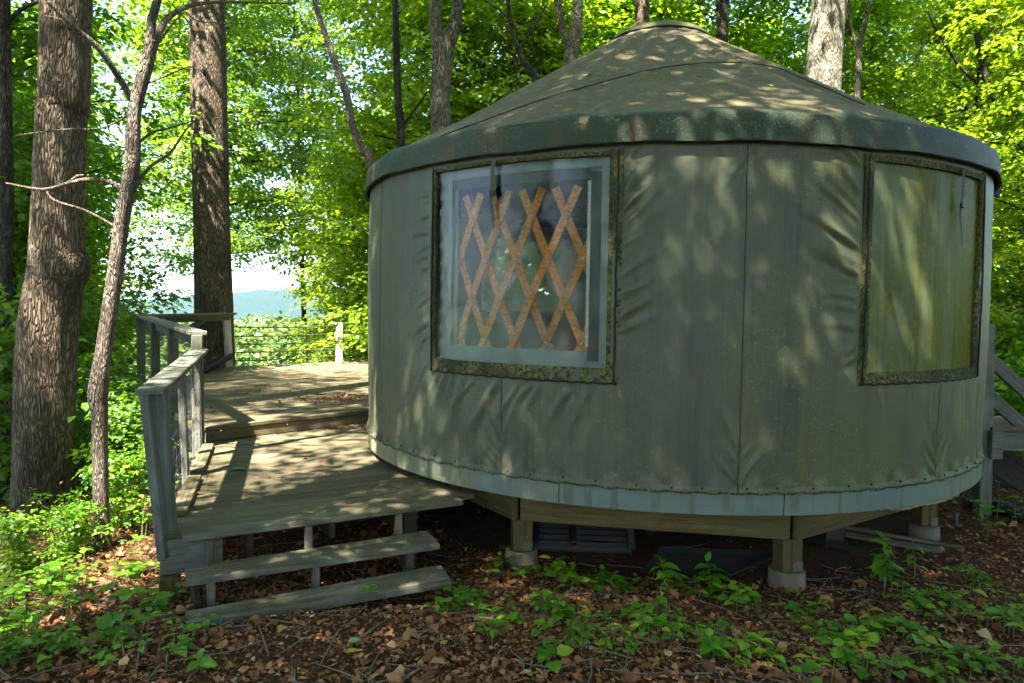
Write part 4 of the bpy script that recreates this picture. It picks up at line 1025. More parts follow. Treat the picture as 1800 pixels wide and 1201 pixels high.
trunk_tree('slim crooked sapling with forked top between the big trunk and the railing', 'sapling', [(184, 985, 28), (178, 880, 26), (175, 740, 26), (172, 690, 33), (184, 610, 27), (203, 480, 25), (214, 390, 25), (232, 290, 25), (236, 200, 23), (256, 120, 23), (266, 70, 20)], 4.75, M['bark_smooth'], None, ridge_=.05, n=14,
    forks=([(264, 90, 17), (266, 40, 15), (276, 0, 14), (285, -80, 12)], [(266, 95, 15, .0), (278, 60, 13, .1), (295, 32, 11, .2), (335, 10, 8, .4), (400, 4, 5, .6), (520, 7, 2.5, .9)], [(232, 175, 12), (205, 130, 11, -.1), (172, 84, 10, -.2), (130, 48, 8, -.3), (82, 0, 7, -.4)], [(236, 335, 8), (262, 295, 6, .1), (300, 268, 5, .2), (340, 215, 3, .3), (395, 208, 2, .4)], [(240, 255, 6), (268, 233, 5, .1), (300, 225, 3.5, .2), (340, 212, 2, .3)]),
    twigs=([(215, 335, 9), (190, 320, 8), (155, 316, 8), (120, 322, 7), (75, 333, 5), (10, 322, 3)], [(120, 322, 5), (135, 310, 4), (148, 308, 3)], [(205, 400, 5), (150, 370, 4), (95, 352, 4), (80, 330, 3)], [(230, 200, 4), (180, 225, 3), (110, 228, 3), (30, 238, 2)], [(250, 150, 4), (290, 135, 3), (340, 118, 3), (372, 160, 2), (385, 205, 2)], [(262, 100, 4), (320, 25, 3, .3), (350, 38, 2.5, .4), (430, 42, 2, .5)], [(175, 85, 3), (120, 40, 2), (80, 28, 2)]))
trunk_tree('thin dark trunk at the very edge of the wood, left of the massive one', 'tulip_poplar', [(6, 800, 26), (8, 560, 24), (12, 350, 22), (10, 150, 18), (9, 0, 16)], 7.2, M['bark_dark'], None, n=12,
    forks=([(12, 40, 8), (40, 15, 7), (75, 0, 6)],))
bt = 'trunks behind the yurt'
trunk_tree('forked grey lichen-spotted trunk rising behind the left slope of the roof', 'maple_tree', [(776, 260, 36), (773, 190, 34), (777, 120, 36), (780, 95, 38)], 10.2, M['bark_grey'], None, n=18, ridge_=.05, group=bt,
    forks=([(778, 100, 24), (768, 60, 23), (766, 0, 21), (768, -80, 20)], [(780, 100, 24), (795, 60, 22), (804, 15, 20), (806, -80, 18)]))
trunk_tree('slender dark upright trunk left of the forked grey one', 'maple_tree', [(705, 265, 15), (700, 180, 13), (697, 90, 12), (695, 0, 11), (694, -60, 10)], 10.6, M['bark_dark'], None, n=10, group=bt, forks=([(708, 222, 5), (735, 185, 4), (752, 160, 3)],))
trunk_tree('bent reddish-brown stem curving beside the left eave of the yurt', 'maple_tree', [(655, 310, 15), (636, 265, 14), (618, 215, 14), (610, 170, 13), (592, 118, 12), (572, 60, 10), (555, 10, 9), (545, -60, 8)], 10.0, M['bark_smooth'], None, n=10, group=bt, ridge_=.06)
trunk_tree('pair of grey trunks splitting in a narrow V left of the roof cap', 'maple_tree', [(1004, 140, 26), (1004, 110, 24), (1006, 96, 22)], 12.5, M['bark_grey'], None, n=14, group=bt, forks=([(1006, 100, 15), (992, 60, 14), (980, 0, 13), (972, -60, 12)], [(1006, 104, 20), (1013, 60, 19), (1016, 0, 18), (1017, -60, 17)]))
trunk_tree('thin leaning stem with side branches on the roof slope skyline', 'maple_tree', [(943, 170, 12), (932, 130, 10), (910, 85, 9), (898, 40, 8), (893, 0, 7), (888, -60, 6)], 11.4, M['bark_dark'], None, n=8, group=bt, forks=([(912, 90, 5), (935, 50, 4), (960, 10, 3)], [(900, 40, 4), (880, 20, 3), (850, 0, 2)]))
trunk_tree('stout dark trunk standing directly behind the roof cap', 'tulip_poplar', [(1128, 90, 27), (1128, 40, 26), (1129, 0, 26), (1130, -60, 25)], 13.5, M['bark'], None, n=14, group=bt)
trunk_tree('straight narrow dark trunk just right of the roof cap', 'tulip_poplar', [(1269, 120, 21), (1269, 60, 20), (1269, 0, 20), (1269, -60, 19)], 12.8, M['bark_dark'], None, n=12, group=bt)
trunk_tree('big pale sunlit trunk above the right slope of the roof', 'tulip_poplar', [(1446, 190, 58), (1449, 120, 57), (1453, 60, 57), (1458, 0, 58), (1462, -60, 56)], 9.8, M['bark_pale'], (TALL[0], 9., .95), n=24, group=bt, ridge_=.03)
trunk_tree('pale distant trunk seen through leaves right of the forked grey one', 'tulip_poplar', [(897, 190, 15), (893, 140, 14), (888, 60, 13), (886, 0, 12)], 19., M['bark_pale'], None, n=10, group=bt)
trunk_tree('thin grey stem just right of the big pale trunk', 'maple_tree', [(1505, 210, 11), (1508, 150, 10), (1512, 80, 9), (1530, 0, 8), (1540, -60, 7)], 13., M['bark_grey'], None, n=8, group=bt, forks=([(1510, 100, 6), (1495, 40, 5), (1490, -20, 4)],))
trunk_tree('dark branching tree at the right margin above the leafy thicket', 'maple_tree', [(1797, 420, 20), (1793, 320, 18), (1786, 260, 16), (1775, 215, 14), (1745, 165, 12), (1725, 110, 9), (1715, 60, 6)], 11.5, M['bark_dark'], None, n=10, ridge_=.05,
    forks=([(1784, 250, 10), (1792, 190, 9), (1797, 110, 7), (1800, 40, 5)], [(1760, 185, 8), (1700, 190, 6), (1640, 205, 4), (1600, 215, 3)], [(1742, 165, 6), (1690, 120, 5), (1650, 60, 3), (1630, 20, 2)]))
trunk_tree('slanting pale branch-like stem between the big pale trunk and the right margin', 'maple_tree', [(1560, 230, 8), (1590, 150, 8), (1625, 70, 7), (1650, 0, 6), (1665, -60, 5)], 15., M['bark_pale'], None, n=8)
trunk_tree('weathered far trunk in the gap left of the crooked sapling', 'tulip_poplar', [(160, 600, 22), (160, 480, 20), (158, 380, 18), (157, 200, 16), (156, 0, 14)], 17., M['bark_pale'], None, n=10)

# ------------------------------------------------------------------ understory trees that make up the green wall
LAB_C = ['leafy tree at the open edge of the valley view beyond the cable railing', 'bright leafy tree nearest the far end of the cable railing', 'leafy tree behind the slender dark upright trunk', 'leafy tree farther back behind the bent reddish-brown stem', 'leafy tree right behind the forked grey trunk',
         'leafy tree between the forked grey trunk and the pale distant trunk', 'distant leafy tree down the slope past the bent stem', 'leafy tree behind the thin leaning stem on the roof skyline', 'leafy tree behind the pair of trunks in a narrow V', 'leafy tree just left of the roof cap trunk', 'distant leafy tree past the slender dark upright trunk',
         'leafy tree between the roof cap and the narrow dark trunk', 'leafy tree just behind the narrow dark trunk right of the roof cap', 'distant leafy tree past the forked grey trunk', 'distant leafy tree past the thin leaning stem', 'distant leafy tree past the stout trunk behind the roof cap', 'distant leafy tree past the narrow dark trunk']
LAB_L = ['dark green tree between the thin edge trunk and the massive trunk', 'dark green tree just behind the massive trunk', 'dark green tree at the left picture edge, nearest of the dark ones', 'small dark tree left of the crooked sapling toward the valley', 'taller dark tree farther back behind the massive trunk',
         'distant dark tree beside the weathered far trunk', 'dark tree beyond the left picture edge behind the thin edge trunk', 'farthest dark tree by the valley gap left of the sapling', 'large distant dark tree behind the massive trunk', 'large distant dark tree behind the thin edge trunk']
LAB_R = ['leafy tree just left of the big pale trunk', 'leafy tree behind the thin grey stem beside the big pale trunk', 'leafy tree behind the slanting pale stem', 'small leafy tree above the right eave of the yurt', 'small bright leafy tree behind the rear steps', 'nearest bright leafy tree at the right picture edge beside the rear steps',
         'leafy tree farther back above the right eave', 'leafy tree behind the dark branching tree at the right margin', 'distant leafy tree past the thin grey stem', 'distant leafy tree past the right eave', 'leafy tree reaching in from beyond the right picture edge']
def lot(kinds, spots, label, group):
    for i, (px, Y, sc, rz) in enumerate(spots):
        x = (px - 900) / F * Y
        kinds[i % len(kinds)].place('understory_tree', x, Y, rz, sc, label[i], group)
lot(U, [(612, 18.5, .95, .3), (690, 16.2, .95, 2.), (720, 15.5, 1.1, 4.), (650, 20., 1.1, 1.), (770, 13.8, 1.1, 3.1), (840, 15.5, 1.15, .7), (640, 26., 1.25, 2.2), (930, 14.5, 1.1, 5.), (1020, 17., 1.25, 1.4), (1100, 15., 1.15, 2.7), (690, 22., 1.4, .2),
        (1190, 18., 1.3, 4.4), (1290, 15.5, 1.15, 3.3), (800, 24., 1.5, 5.5), (960, 26., 1.6, 2.4), (1130, 26., 1.6, .9), (1300, 25., 1.6, 1.9)], LAB_C, 'understory trees behind the yurt')
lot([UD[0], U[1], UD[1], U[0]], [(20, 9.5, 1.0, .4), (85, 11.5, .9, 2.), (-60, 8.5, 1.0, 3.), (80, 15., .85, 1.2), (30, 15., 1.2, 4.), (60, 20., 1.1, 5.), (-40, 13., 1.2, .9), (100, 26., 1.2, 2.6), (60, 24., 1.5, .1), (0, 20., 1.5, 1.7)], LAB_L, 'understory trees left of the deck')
lot(U, [(1400, 17., 1.2, .8), (1500, 15., .95, 2.9), (1600, 17., 1.05, 4.1), (1690, 12.5, .75, 1.5), (1790, 10.5, .62, 3.5), (1860, 9., .6, .2), (1720, 18., 1.1, 5.1), (1830, 14., 1.0, 2.2), (1560, 23., 1.4, 1.), (1740, 24., 1.5, 3.), (1920, 11., .9, 4.)], LAB_R, 'understory trees right of the yurt')
HI = Kind(M['bark_dark'], M['leaf_tall'], 141, 17., .12, 7.6, 3.9, 56, 11, 44, .11, .17, spr=.6)
for px, Y, rz, sc, lab in ((372, 19., .5, 1., 'airy high-crowned tree directly behind the straight trunk at the deck corner'), (377, 27., 4., 1.15, 'second airy high-crowned tree farther down the slope behind the straight trunk'), (545, 25., 2.2, 1.0, 'airy high-crowned tree on the slope above the cable railing')):
    HI.place('slope_tree', (px - 900) / F * Y, Y, rz, sc, lab, 'trees on the slope below the deck', sz=1.13)
# unseen tall trees, inferred from the shade; more added to filter the light
LAB_T = 'unseen tall canopy tree shading the clearing'
for i, (x, y, rz, sc) in enumerate([(-2.3, 1.9, 5.4, .95), (.7, -.9, .4, .9), (2.8, -4.6, 2.1, 1.), (-9.3, -6.0, 3.3, 1.), (8., -2., 1.2, 1.), (1.5, -9.5, 5., 1.05), (-5., -11., 2.6, 1.1), (6.8, -8.5, .9, 1.), (9., 6.5, 3.9, .95), (-9.5, 1., 4.4, .9), (-12., -3., .3, 1.), (12., -6., 2.3, 1.), (-1., -15., 1.1, 1.1), (-10., -13., 4., 1.1), (8., -14., 5.2, 1.1), (14., 1., 3., 1.), (-14., 4., 2., 1.)]):
    TALL[i % 2].place('canopy_tree', x, y, rz, sc, LAB_T, 'canopy trees around the clearing')

for i, (x, y, rz, sc) in enumerate([(-6., -5., .2, 1.), (7.5, -4.5, 4.1, 1.), (-9., -2., 5., 1.), (10., 1., .8, 1.), (-6., -9., 3.3, 1.2), (5., -11., 2.1, 1.2)]):  # unseen understory added around the camera to block low blue sky
    U[i % 3].place('understory_tree', x, y, rz, sc, 'unseen understory tree added to block low sky light', 'unseen understory trees screening the clearing')
MID = Kind(M['bark_dark'], M['leaf'], 151, 9.6, .08, 4.3, 2.6, 44, 9, 30, .075, .12)  # unseen trees added to throw crisp leaf dapples on the yurt
for x, y, rz, sc, lab in ((-2.3, .3, .4, .95, 'unseen slim tree added to cast dapples near the steps'), (2.0, -.2, 2.4, 1., 'unseen slim tree added to cast dapples in the middle of the clearing'), (3.5, -.5, 4.2, 1., 'unseen slim tree added to cast dapples near the far window')):
    MID.place('unseen_dapple_tree', x, y, rz, sc, lab, 'unseen slim trees added to cast dapples')
# shrubs along the left bank and at the right edge
for i, (px, Y, sc, rz, kd, lab) in enumerate([
    (30, 4.2, .30, .3, 1, 'bright shrub in front of the massive trunk at the left margin'),
    (215, 6.0, .55, 1.1, 0, 'shrub crowding the outside of the wooden railing'),
    (140, 6.6, .8, 2., 0, 'shrub filling the gap between massive trunk and sapling'),
    (200, 7.6, .6, 3.3, 0, 'taller shrub rising behind the front railing post'),
    (15, 6.4, 1.1, 4., 0, 'dark shrub behind the massive trunk on its outer side'),
    (110, 8.4, 1.2, .8, 0, 'broad dark shrub deeper in the wood behind the sapling'),
    (240, 9.4, .7, 5.1, 0, 'shrub below the mesh railing of the higher deck'),
    (45, 8.6, 1.6, 2.7, 0, 'large dark shrub at the left edge of the wood'),
    (212, 5.2, .42, .1, 1, 'low lit shrub at the foot of the sapling'),
    (125, 4.6, .28, 1.9, 1, 'small shrub at the foot of the massive trunk'),
    (300, 12.5, 1.6, 1.5, 1, 'sunlit shrub on the bank beyond the deck corner'),
    (1785, 8.6, 1.15, 2.2, 1, 'sunlit shrub behind the rear steps handrails'),
    (1840, 7.4, .9, .6, 1, 'shrub under the rear steps at the right margin'),
    (1760, 10., 1.3, 3.9, 0, 'darker shrub deeper behind the rear steps')]):
    SH[kd].place('shrub', (px - 900) / F * Y, Y, rz, sc, lab, None, 'shrub', -.05)

# far trees on the slope and in the valley, one mass
rg = np.random.default_rng(5); VV = []; FF = []; n0 = 0
for k in range(190):
    y = rg.uniform(26, 260); x = y * rg.uniform(-.85, .30); 
    g0 = gz(x, y); top = 1.1 + EYE - .030 * y * rg.uniform(.6, 1.6) + rg.normal(0, 1.)
    top = min(top, EYE - .022 * y + rg.uniform(-.5, .8)); R0 = 2.2 + y * .022 * rg.uniform(.7, 1.3)
    nn = 420; u = rg.normal(0, 1, (nn, 3)); u /= np.linalg.norm(u, axis=1, keepdims=True); u[:, 2] = np.abs(u[:, 2]) * 1.3 - .55
    lump = 1 + .25 * np.sin(u[:, 0] * 5 + k) * np.sin(u[:, 1] * 6 + 2 * k)
    P = np.array([x, y, top - R0 * .8]) + u * R0 * (lump * rg.uniform(.75, 1.05, nn))[:, None]
    D = rg.normal(0, 1, (nn, 3)); D[:, 2] *= .4; D /= np.linalg.norm(D, axis=1, keepdims=True)
    N2 = u + rg.normal(0, .4, (nn, 3)); N2 -= D * (N2 * D).sum(1, keepdims=True); N2 /= np.linalg.norm(N2, axis=1, keepdims=True)
    L = rg.uniform(.25, .5, nn) * (.75 + y * .008)
    v_, f_ = leaf_tris(P, D, N2, L, L * .75); VV.append(v_); FF.append(f_ + n0); n0 += len(v_)
tag(obj('distant_woods', npmesh('distant_woods', np.concatenate(VV), np.concatenate(FF), M['leaf_far'])), 'sunlit treetops of the valley wood below the deck', 'woods', kind='stuff')

# ------------------------------------------------------------------ forest floor
rg = np.random.default_rng(8)
def inside_clear(x, y):                                   # keep litter out of the decks' planks
    return True
def scatter_leaves(n, l0, l1, w0, w1, dz, curl):
    r_ = 2.2 + 8.5 * rg.beta(1.1, 2.6, n); a_ = rg.uniform(math.radians(35), math.radians(150), n)
    X, Y = r_ * np.cos(a_), r_ * np.sin(a_); Z = ground_z(X, Y) + rg.uniform(.001, dz, n)
    D = rg.normal(0, 1, (n, 3)); D[:, 2] *= .22; D /= np.linalg.norm(D, axis=1, keepdims=True)
    N2 = np.stack([rg.normal(0, .45, n), rg.normal(0, .45, n), np.ones(n)], 1); N2 -= D * (N2 * D).sum(1, keepdims=True); N2 /= np.linalg.norm(N2, axis=1, keepdims=True)
    L = rg.uniform(l0, l1, n); W_ = L * rg.uniform(w0, w1, n); P = np.stack([X, Y, Z], 1)
    k = np.hypot(X - YC[0], Y - YC[1]) > 2.0 + .25 * rg.uniform(0, 1, n) ** 2 - (rg.uniform(0, 1, n) < .06) * 2      # litter left out under the tent; dark soil deepens the shade
    k &= rg.uniform(0, 1, n) < np.clip((fbm(X * 1.6 + 60, Y * 1.6 + 60, 55) - .30) * 5, .5, 1)
    return P[k], D[k], N2[k], L[k], W_[k]
def dead_leaf(P, D, Nn, L, Wd):
    # six-sided ragged outline, cupped or rolled by a random amount
    B = np.cross(Nn, D); n = len(P); cu = rg.uniform(-.25, .55, n)[:, None]; tw = rg.uniform(-.3, .3, n)[:, None]; L = L[:, None]; Wd = Wd[:, None]
    prof = [(0, .05, 0), (.3, .5, 1), (.7, .38, .9), (1., 0, .1), (.72, -.45, 1), (.28, -.42, .9)]
    V = np.stack([P + D * L * (a + rg.uniform(-.1, .1, (n, 1))) + B * Wd * (b + rg.uniform(-.12, .12, (n, 1))) + Nn * Wd * (c * cu + tw * b) for a, b, c in prof], 1)
    b = np.arange(n)[:, None] * 6; F_ = np.concatenate([b + np.array([[0, 1, 5]]), b + np.array([[1, 2, 5]]), b + np.array([[2, 4, 5]]), b + np.array([[2, 3, 4]])], 0)
    return V.reshape(-1, 3), F_
v1, f1 = dead_leaf(*scatter_leaves(80000, .014, .042, .3, .75, .02, 1)); v2, f2 = dead_leaf(*scatter_leaves(90000, .005, .018, .2, .8, .024, 1))
v3, f3 = dead_leaf(*scatter_leaves(4000, .045, .08, .45, .8, .028, 1))
LV = np.concatenate([v1, v2, v3]); LF = np.concatenate([f1, f2 + len(v1), f3 + len(v1) + len(v2)])
tag(obj('leaf_litter', npmesh('leaf_litter', LV, LF, M['litter'])), 'brown dead leaves covering the forest floor', 'leaf litter', kind='stuff')
# litter blown onto the decks
def deck_litter(name, label, cs, z, n, L0, L1):
    P = []; 
    for (cx, cy_, sx, sy, m) in cs:
        P.append(np.stack([rg.normal(cx, sx, m), rg.normal(cy_, sy, m), np.full(m, z) + rg.uniform(.003, .010, m)], 1))
    P = np.concatenate(P); keep = np.hypot(P[:, 0] - YC[0], P[:, 1] - YC[1]) > YR + .06; P = P[keep]; n = len(P)
    D = rg.normal(0, 1, (n, 3)); D[:, 2] *= .12; D /= np.linalg.norm(D, axis=1, keepdims=True)
    N2 = np.stack([rg.normal(0, .2, n), rg.normal(0, .2, n), np.ones(n)], 1); N2 -= D * (N2 * D).sum(1, keepdims=True); N2 /= np.linalg.norm(N2, axis=1, keepdims=True)
    L = rg.uniform(L0, L1, n); v_, f_ = leaf_tris(P, D, N2, L, L * rg.uniform(.2, .6, n), .2)
    tag(obj(name, npmesh(name, v_, f_, M['litter'])), label, 'leaf litter', kind='stuff')
q = atz(620, 700, ZU); q2 = atz(560, 700, ZU)
deck_litter('deck_litter', 'drift of rusty brown needles and leaves on the higher deck', [(q.x - .05, q.y, .28, .22, 420), (q2.x - .2, q2.y, .5, .3, 120), (-2.6, 8., .7, 1.3, 90), (-2., 9.5, 1., 1.5, 60)], ZU, 0, .02, .06)
q = atz(600, 752, ZL); deck_litter('landing_litter', 'scatter of dead leaves on the deck landing below the riser', [(q.x, q.y, .3, .07, 160), (-1.6, 5.4, .6, .5, 24), (-1.75, 4.0, .2, .25, 12), (-1., 4.6, .4, .3, 16)], ZL, 0, .02, .05)
# bits caught on the roof
n = 70; ar = rg.uniform(-math.pi, 0, n); rr_ = np.sqrt(rg.uniform(.15, .98, n)) * YR
P = np.stack([YC[0] + rr_ * np.cos(ar), YC[1] + rr_ * np.sin(ar), roof_z(rr_) + .02], 1)
N2 = np.stack([np.cos(ar) * .52, np.sin(ar) * .52, np.full(n, .85)], 1); D = np.stack([-np.sin(ar), np.cos(ar), np.zeros(n)], 1) + rg.normal(0, .6, (n, 3)); D -= N2 * (N2 * D).sum(1, keepdims=True) / (N2 * N2).sum(1, keepdims=True); D /= np.linalg.norm(D, axis=1, keepdims=True)
L = rg.uniform(.015, .05, n); v_, f_ = dead_leaf(P, D, N2, L, L * rg.uniform(.25, .6, n))
tag(obj('roof_litter', npmesh('roof_litter', v_, f_, M['litter'])), 'few dead leaf scraps caught on the yurt roof', 'leaf litter', kind='stuff')
# twigs
V = []; Fs = []
for k in range(520):
    a0 = rg.uniform(math.radians(40), math.radians(135)); r0 = rg.uniform(2.4, 5.); x, y = r0 * math.cos(a0), r0 * math.sin(a0); th = rg.uniform(0, 6.28); Lk = rg.uniform(.06, .32)
    p = [(x + math.cos(th + b * s) * Lk * s, y + math.sin(th + b * s) * Lk * s) for b in [rg.normal(0, .3)] for s in (0, .5, 1)]
    vv, ff = tube_arrays([Vector((u, v, gz(u, v) + .022 + rg.uniform(0, .008))) for u, v in p], [.0035, .003, .0018], 4, False); m0 = len(V); V += vv; Fs += [tuple(i + m0 for i in f) for f in ff]
tag(obj('twigs', pymesh('twigs', V, Fs, M['twig'])), 'thin dead twigs scattered over the leaf litter', 'twigs', kind='stuff')
# low seedlings
def broad_leaf(P, D, Nn, L, Wd):
    """rounded 8-point leaf with a raised rim, drooping tip"""
    B = np.cross(Nn, D); n = len(P); L = L[:, None]; Wd = Wd[:, None]
    prof = [(0, 0, 0), (.12, .36, .06), (.40, .50, .10), (.74, .30, .02), (1., 0, -.14), (.74, -.30, .02), (.40, -.50, .10), (.12, -.36, .06), (.45, 0, .02)]
    V = np.stack([P + D * L * a + B * Wd * b + Nn * L * c for a, b, c in prof], 1)
    b = np.arange(n)[:, None] * 9
    F_ = np.concatenate([b + np.array([[i, (i + 1) % 8, 8]]) for i in range(8)], 0)
    return V.reshape(-1, 3), F_
def plants(rg, pos, hs, nl_, l0, l1):
    PP = []; DD = []; LL = []; WW = []; SV = []; SF = []
    for (x, y), h in zip(pos, hs):
        g0 = gz(x, y); lean = rg.normal(0, .18, 2); m = int(rg.integers(*nl_)); sp_ = rg.uniform(.35, 1.0); wf = rg.choice([.42, .62, .9, 1.0])
        top = np.array([x + lean[0] * h, y + lean[1] * h, g0 + h])
        vv, ff = tube_arrays([Vector((x, y, g0)), Vector(top)], [.0028, .0018], 3, False); n0 = len(SV); SV += vv; SF += [tuple(i + n0 for i in f) for f in ff]
        for k in range(m):
            az = k * 2.4 + rg.uniform(0, .8); s = rg.uniform(.45, 1.) if m > 5 else rg.uniform(.8, 1.)
            base = np.array([x, y, g0]) * (1 - s) + top * s; o = np.array([math.cos(az), math.sin(az), rg.uniform(-.15, .25)]); o /= np.linalg.norm(o)
            PP.append(base + o * rg.uniform(.005, .03)); DD.append(o); LL.append(sp_ * rg.uniform(l0, l1)); WW.append(wf * rg.uniform(.85, 1.1))
    D = np.array(DD); n = len(D); N2 = np.stack([rg.normal(0, .22, n), rg.normal(0, .22, n), np.ones(n)], 1); N2 -= D * (N2 * D).sum(1, keepdims=True); N2 /= np.linalg.norm(N2, axis=1, keepdims=True)
    L = np.array(LL); v_, f_ = broad_leaf(np.array(PP), D, N2, L, L * np.array(WW))
    return v_, f_, SV, SF
pos = []; hs_ = []
rg = np.random.default_rng(14)
CL = [(880, 1000), (985, 1012), (1050, 1012), (1100, 1035), (1180, 1040), (1250, 1045), (1320, 1062), (1385, 1075), (790, 1090), (830, 1082), (880, 1122), (960, 1110), (920, 1172), (1010, 1150), (1060, 1185), (1130, 1120), (1170, 1152), (1140, 1195), (1240, 1170), (1290, 1192), (1340, 1180), (1395, 1195), (1480, 1182), (1560, 1195),
      (1500, 1130), (1620, 1055), (1665, 1060), (1705, 1085), (1765, 1062), (1795, 1105), (1700, 1152), (1765, 1175), (1600, 1112), (1450, 1105), (1545, 1082), (1640, 1185), (350, 1188), (1010, 1040), (1720, 1020), (1570, 1040)]
for px, py in CL:
    c = atz(px, py, .05)
    for k in range(int(rg.integers(5, 12))):
        pos.append((c.x + rg.normal(0, .075), c.y + rg.normal(0, .075))); hs_.append(rg.uniform(.02, .11))
while len(pos) < 540:
    px, py = rg.uniform(-120, 1900), rg.uniform(940, 1240)
    if not (px < 300 or (px > 800 and rg.uniform() < .05)): continue
    if px < 300 and py < 960 + .12 * px: continue
    if 130 < px < 300 and rg.uniform() < .5: continue
    p = atz(px, py, .06)
    if math.hypot(p.x - YC[0], p.y - YC[1]) < 2.3: continue
    pos.append((p.x, p.y)); hs_.append(rg.uniform(.03, .15))
for k in range(260):                                       # farther floor: left bank and right of the yurt
    if k % 2: Y = rg.uniform(4.2, 8.5); x = (rg.uniform(-120, 250) - 900) / F * Y
    else: Y = rg.uniform(5.0, 10.); x = (rg.uniform(1730, 1980) - 900) / F * Y
    pos.append((x, Y)); hs_.append(rg.uniform(.08, .3))
v_, f_, SV, SF = plants(rg, pos, hs_, (3, 7), .038, .092)
gc = obj('ground_cover', npmesh('ground_cover', v_, f_, M['leaf_ground'], True)); tag(gc, 'low green seedlings scattered over the leaf litter', 'ground cover', kind='stuff')
o = obj('stems', pymesh('stems', SV, SF, M['stem']), gc)

# single plants the photograph lets you pick out: stem and every leaf a part
lf = {}
for nm, wd in (('round', .85), ('long', .48)):
    v_, f_ = broad_leaf(np.array([[0., 0, 0]]), np.array([[1., 0, 0]]), np.array([[0, 0, 1.]]), np.array([1.]), np.array([wd]))
    lf[nm] = npmesh('leaf', v_, f_, M['leaf_ground'], True)
def big_plant(px, py, h, nlv, Ls, kind, label, seed, lean=(0, 0)):
    rg = np.random.default_rng(seed); p = atz(px, py, .05); g0 = gz(p.x, p.y); p = atz(px, py, g0)
    e = empty('seedling', (p.x, p.y, g0)); tag(e, label, 'plant', 'seedlings near the yurt')
    pts = [Vector((lean[0] * s * s * h + .01 * math.sin(5 * s), lean[1] * s * s * h, h * s)) for s in np.linspace(0, 1, 6)]
    obj('stem', pymesh('stem', *tube_arrays(pts, [.005 * (1 - .6 * s) for s in np.linspace(0, 1, 6)], 6), M['stem'], True), e)
    for k in range(nlv):
        s = .35 + .65 * (k + .5) / nlv; i0 = min(int(s * 5), 4); b = pts[i0].lerp(pts[i0 + 1], s * 5 - i0)
        az = k * 2.0 + rg.uniform(-.3, .3); el = rg.uniform(-.35, .15) + .7 * (s > .93); L = Ls * rg.uniform(.75, 1.15) * (1.05 - .55 * max(0, s - .5) * 1.6)
        o = obj('leaf', lf[kind], e); o.location = b; o.rotation_euler = (rg.normal(0, .25), -el, az); o.scale = (L, L, L)
    return e
for i, a in enumerate([
    (1552, 1050, .36, 22, .125, 'long', 'tall seedling with pointed leaves right of the front concrete footing'),
    (1605, 1020, .24, 12, .09, 'long', 'slim seedling just behind the tall pointed-leaf one'),
    (1165, 1035, .17, 9, .14, 'long', 'broad-leaved seedling in front of the grey sheet'),
    (1245, 1030, .15, 8, .13, 'long', 'broad-leaved seedling beside the lower edge of the grey sheet'),
    (1310, 1065, .12, 9, .08, 'round', 'leafy seedling just left of the front concrete footing'),
    (1060, 1030, .10, 8, .07, 'round', 'seedling in front of the black shutter'),
    (985, 1010, .10, 9, .07, 'round', 'seedling clump at the left end of the black shutter'),
    (880, 1003, .10, 8, .065, 'round', 'seedling at the foot of the left pier'),
    (985, 1100, .13, 11, .075, 'round', 'bushy round-leaved seedling in the middle of the leaf litter'),
    (1130, 1120, .11, 10, .065, 'round', 'round-leaved seedling below the broad-leaved pair'),
    (960, 1170, .11, 10, .07, 'round', 'round-leaved seedling at the lower edge left of centre'),
    (1250, 1165, .12, 11, .072, 'round', 'round-leaved seedling at the lower edge right of centre'),
    (1480, 1175, .10, 8, .095, 'round', 'broad seedling at the lower edge below the tall pointed-leaf one'),
    (270, 1085, .12, 9, .075, 'round', 'lit seedling beside the yellow support post of the steps'),
    (185, 1130, .06, 5, .12, 'round', 'single spread of wide pale leaves on the bare sunlit patch'),
    (350, 1185, .08, 7, .07, 'round', 'small seedling at the lower edge below the steps'),
    (90, 1050, .14, 12, .075, 'round', 'lit leafy seedling on the left bank'),
    (40, 1110, .12, 11, .07, 'round', 'lit seedling at the lower left margin')]):
    big_plant(*a, seed=300 + i)
q = atz(650, 1046, ZT + .002); e = empty('seedling', q); tag(e, 'tiny bright sprig growing on the bottom step', 'plant', 'seedlings near the yurt')
obj('stem', pymesh('stem', *tube_arrays([(0, 0, -.02), (.005, 0, .05)], [.002, .0012], 5), M['stem'], True), e)
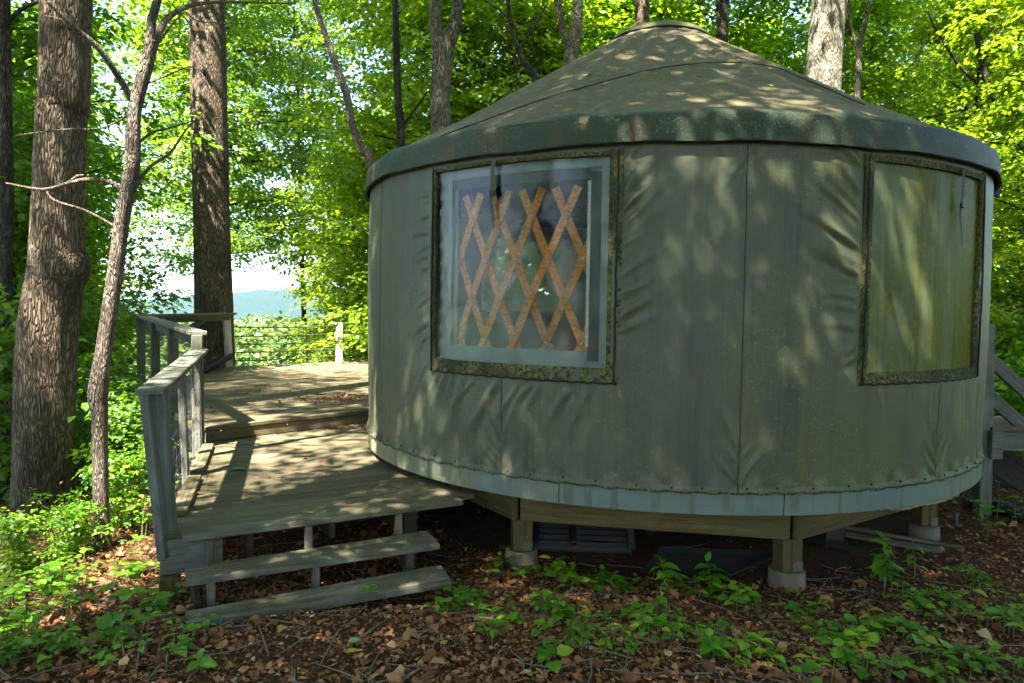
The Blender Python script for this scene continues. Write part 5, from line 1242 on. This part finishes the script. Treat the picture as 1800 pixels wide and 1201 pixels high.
for k in range(9):
    o = obj('leaf', lf['long'], e); o.location = (0, 0, .012 + .004 * k); o.rotation_euler = (0, -.15 - .05 * (k % 3), k * 2.3); o.scale = (.05, .035, .05)
# fallen leaves one can point to
def fallen(px, py, z, L, mat, rz, label, p=None, n_=None):
    p = p or atz(px, py, z)
    v_, f_ = broad_leaf(np.array([[0., 0, 0]]), np.array([[1., 0, 0]]), np.array([[0, 0, 1.]]), np.array([L]), np.array([L * .6]))
    o = obj('fallen_leaf', npmesh('fallen_leaf', v_, f_, mat, True)); o.location = p; o.rotation_euler = (0, 0, rz)
    if n_: o.rotation_mode = 'QUATERNION'; o.rotation_quaternion = Vector(n_).to_track_quat('Z', 'X')
    tag(o, label, 'leaf', 'fresh fallen leaves')
fallen(405, 826, ZL + .008, .13, M['leaf_green'], .35, 'pale green leaf lying on the sunlit deck landing')
fallen(606, 1147, .17, .075, M['leaf_yellow'], .3, 'yellow leaf on the dead leaves below the steps')
fallen(612, 1132, .18, .09, M['leaf_green'], .7, 'grey-green leaf above the yellow one below the steps')
fallen(340, 868, ZL + .008, .06, M['leaf_rust'], .5, 'rust-red curled leaf by the toe board of the landing')
q = on_roof(1028, 139)
if q: fallen(0, 0, 0, .10, M['leaf_green'], 0, 'pale green leaf stuck on the roof slope', Vector((q.x + YC[0], q.y + YC[1], q.z + .01)), (q.x, q.y, 2.6))
# little fern on the bottom step
# ------------------------------------------------------------------ air
bm = bmesh.new(); bmesh.ops.create_cube(bm, size=1)
me = bpy.data.meshes.new('haze'); bm.to_mesh(me); bm.free()
hz = obj('haze', me); hz.scale = (19500, 19500, 420); hz.location = (0, 0, 100 + 15); tag(hz, 'thin bluish summer haze over the valley', 'haze', kind='stuff')
g = N('haze_air'); pv = g.n('VolumePrincipled'); pv.inputs['Color'].default_value = (.36, .60, 1., 1); pv.inputs['Density'].default_value = 6e-5; pv.inputs['Anisotropy'].default_value = .1
g.t.links.new(pv.outputs[0], g.out.inputs['Volume']); me.materials.append(g.m)
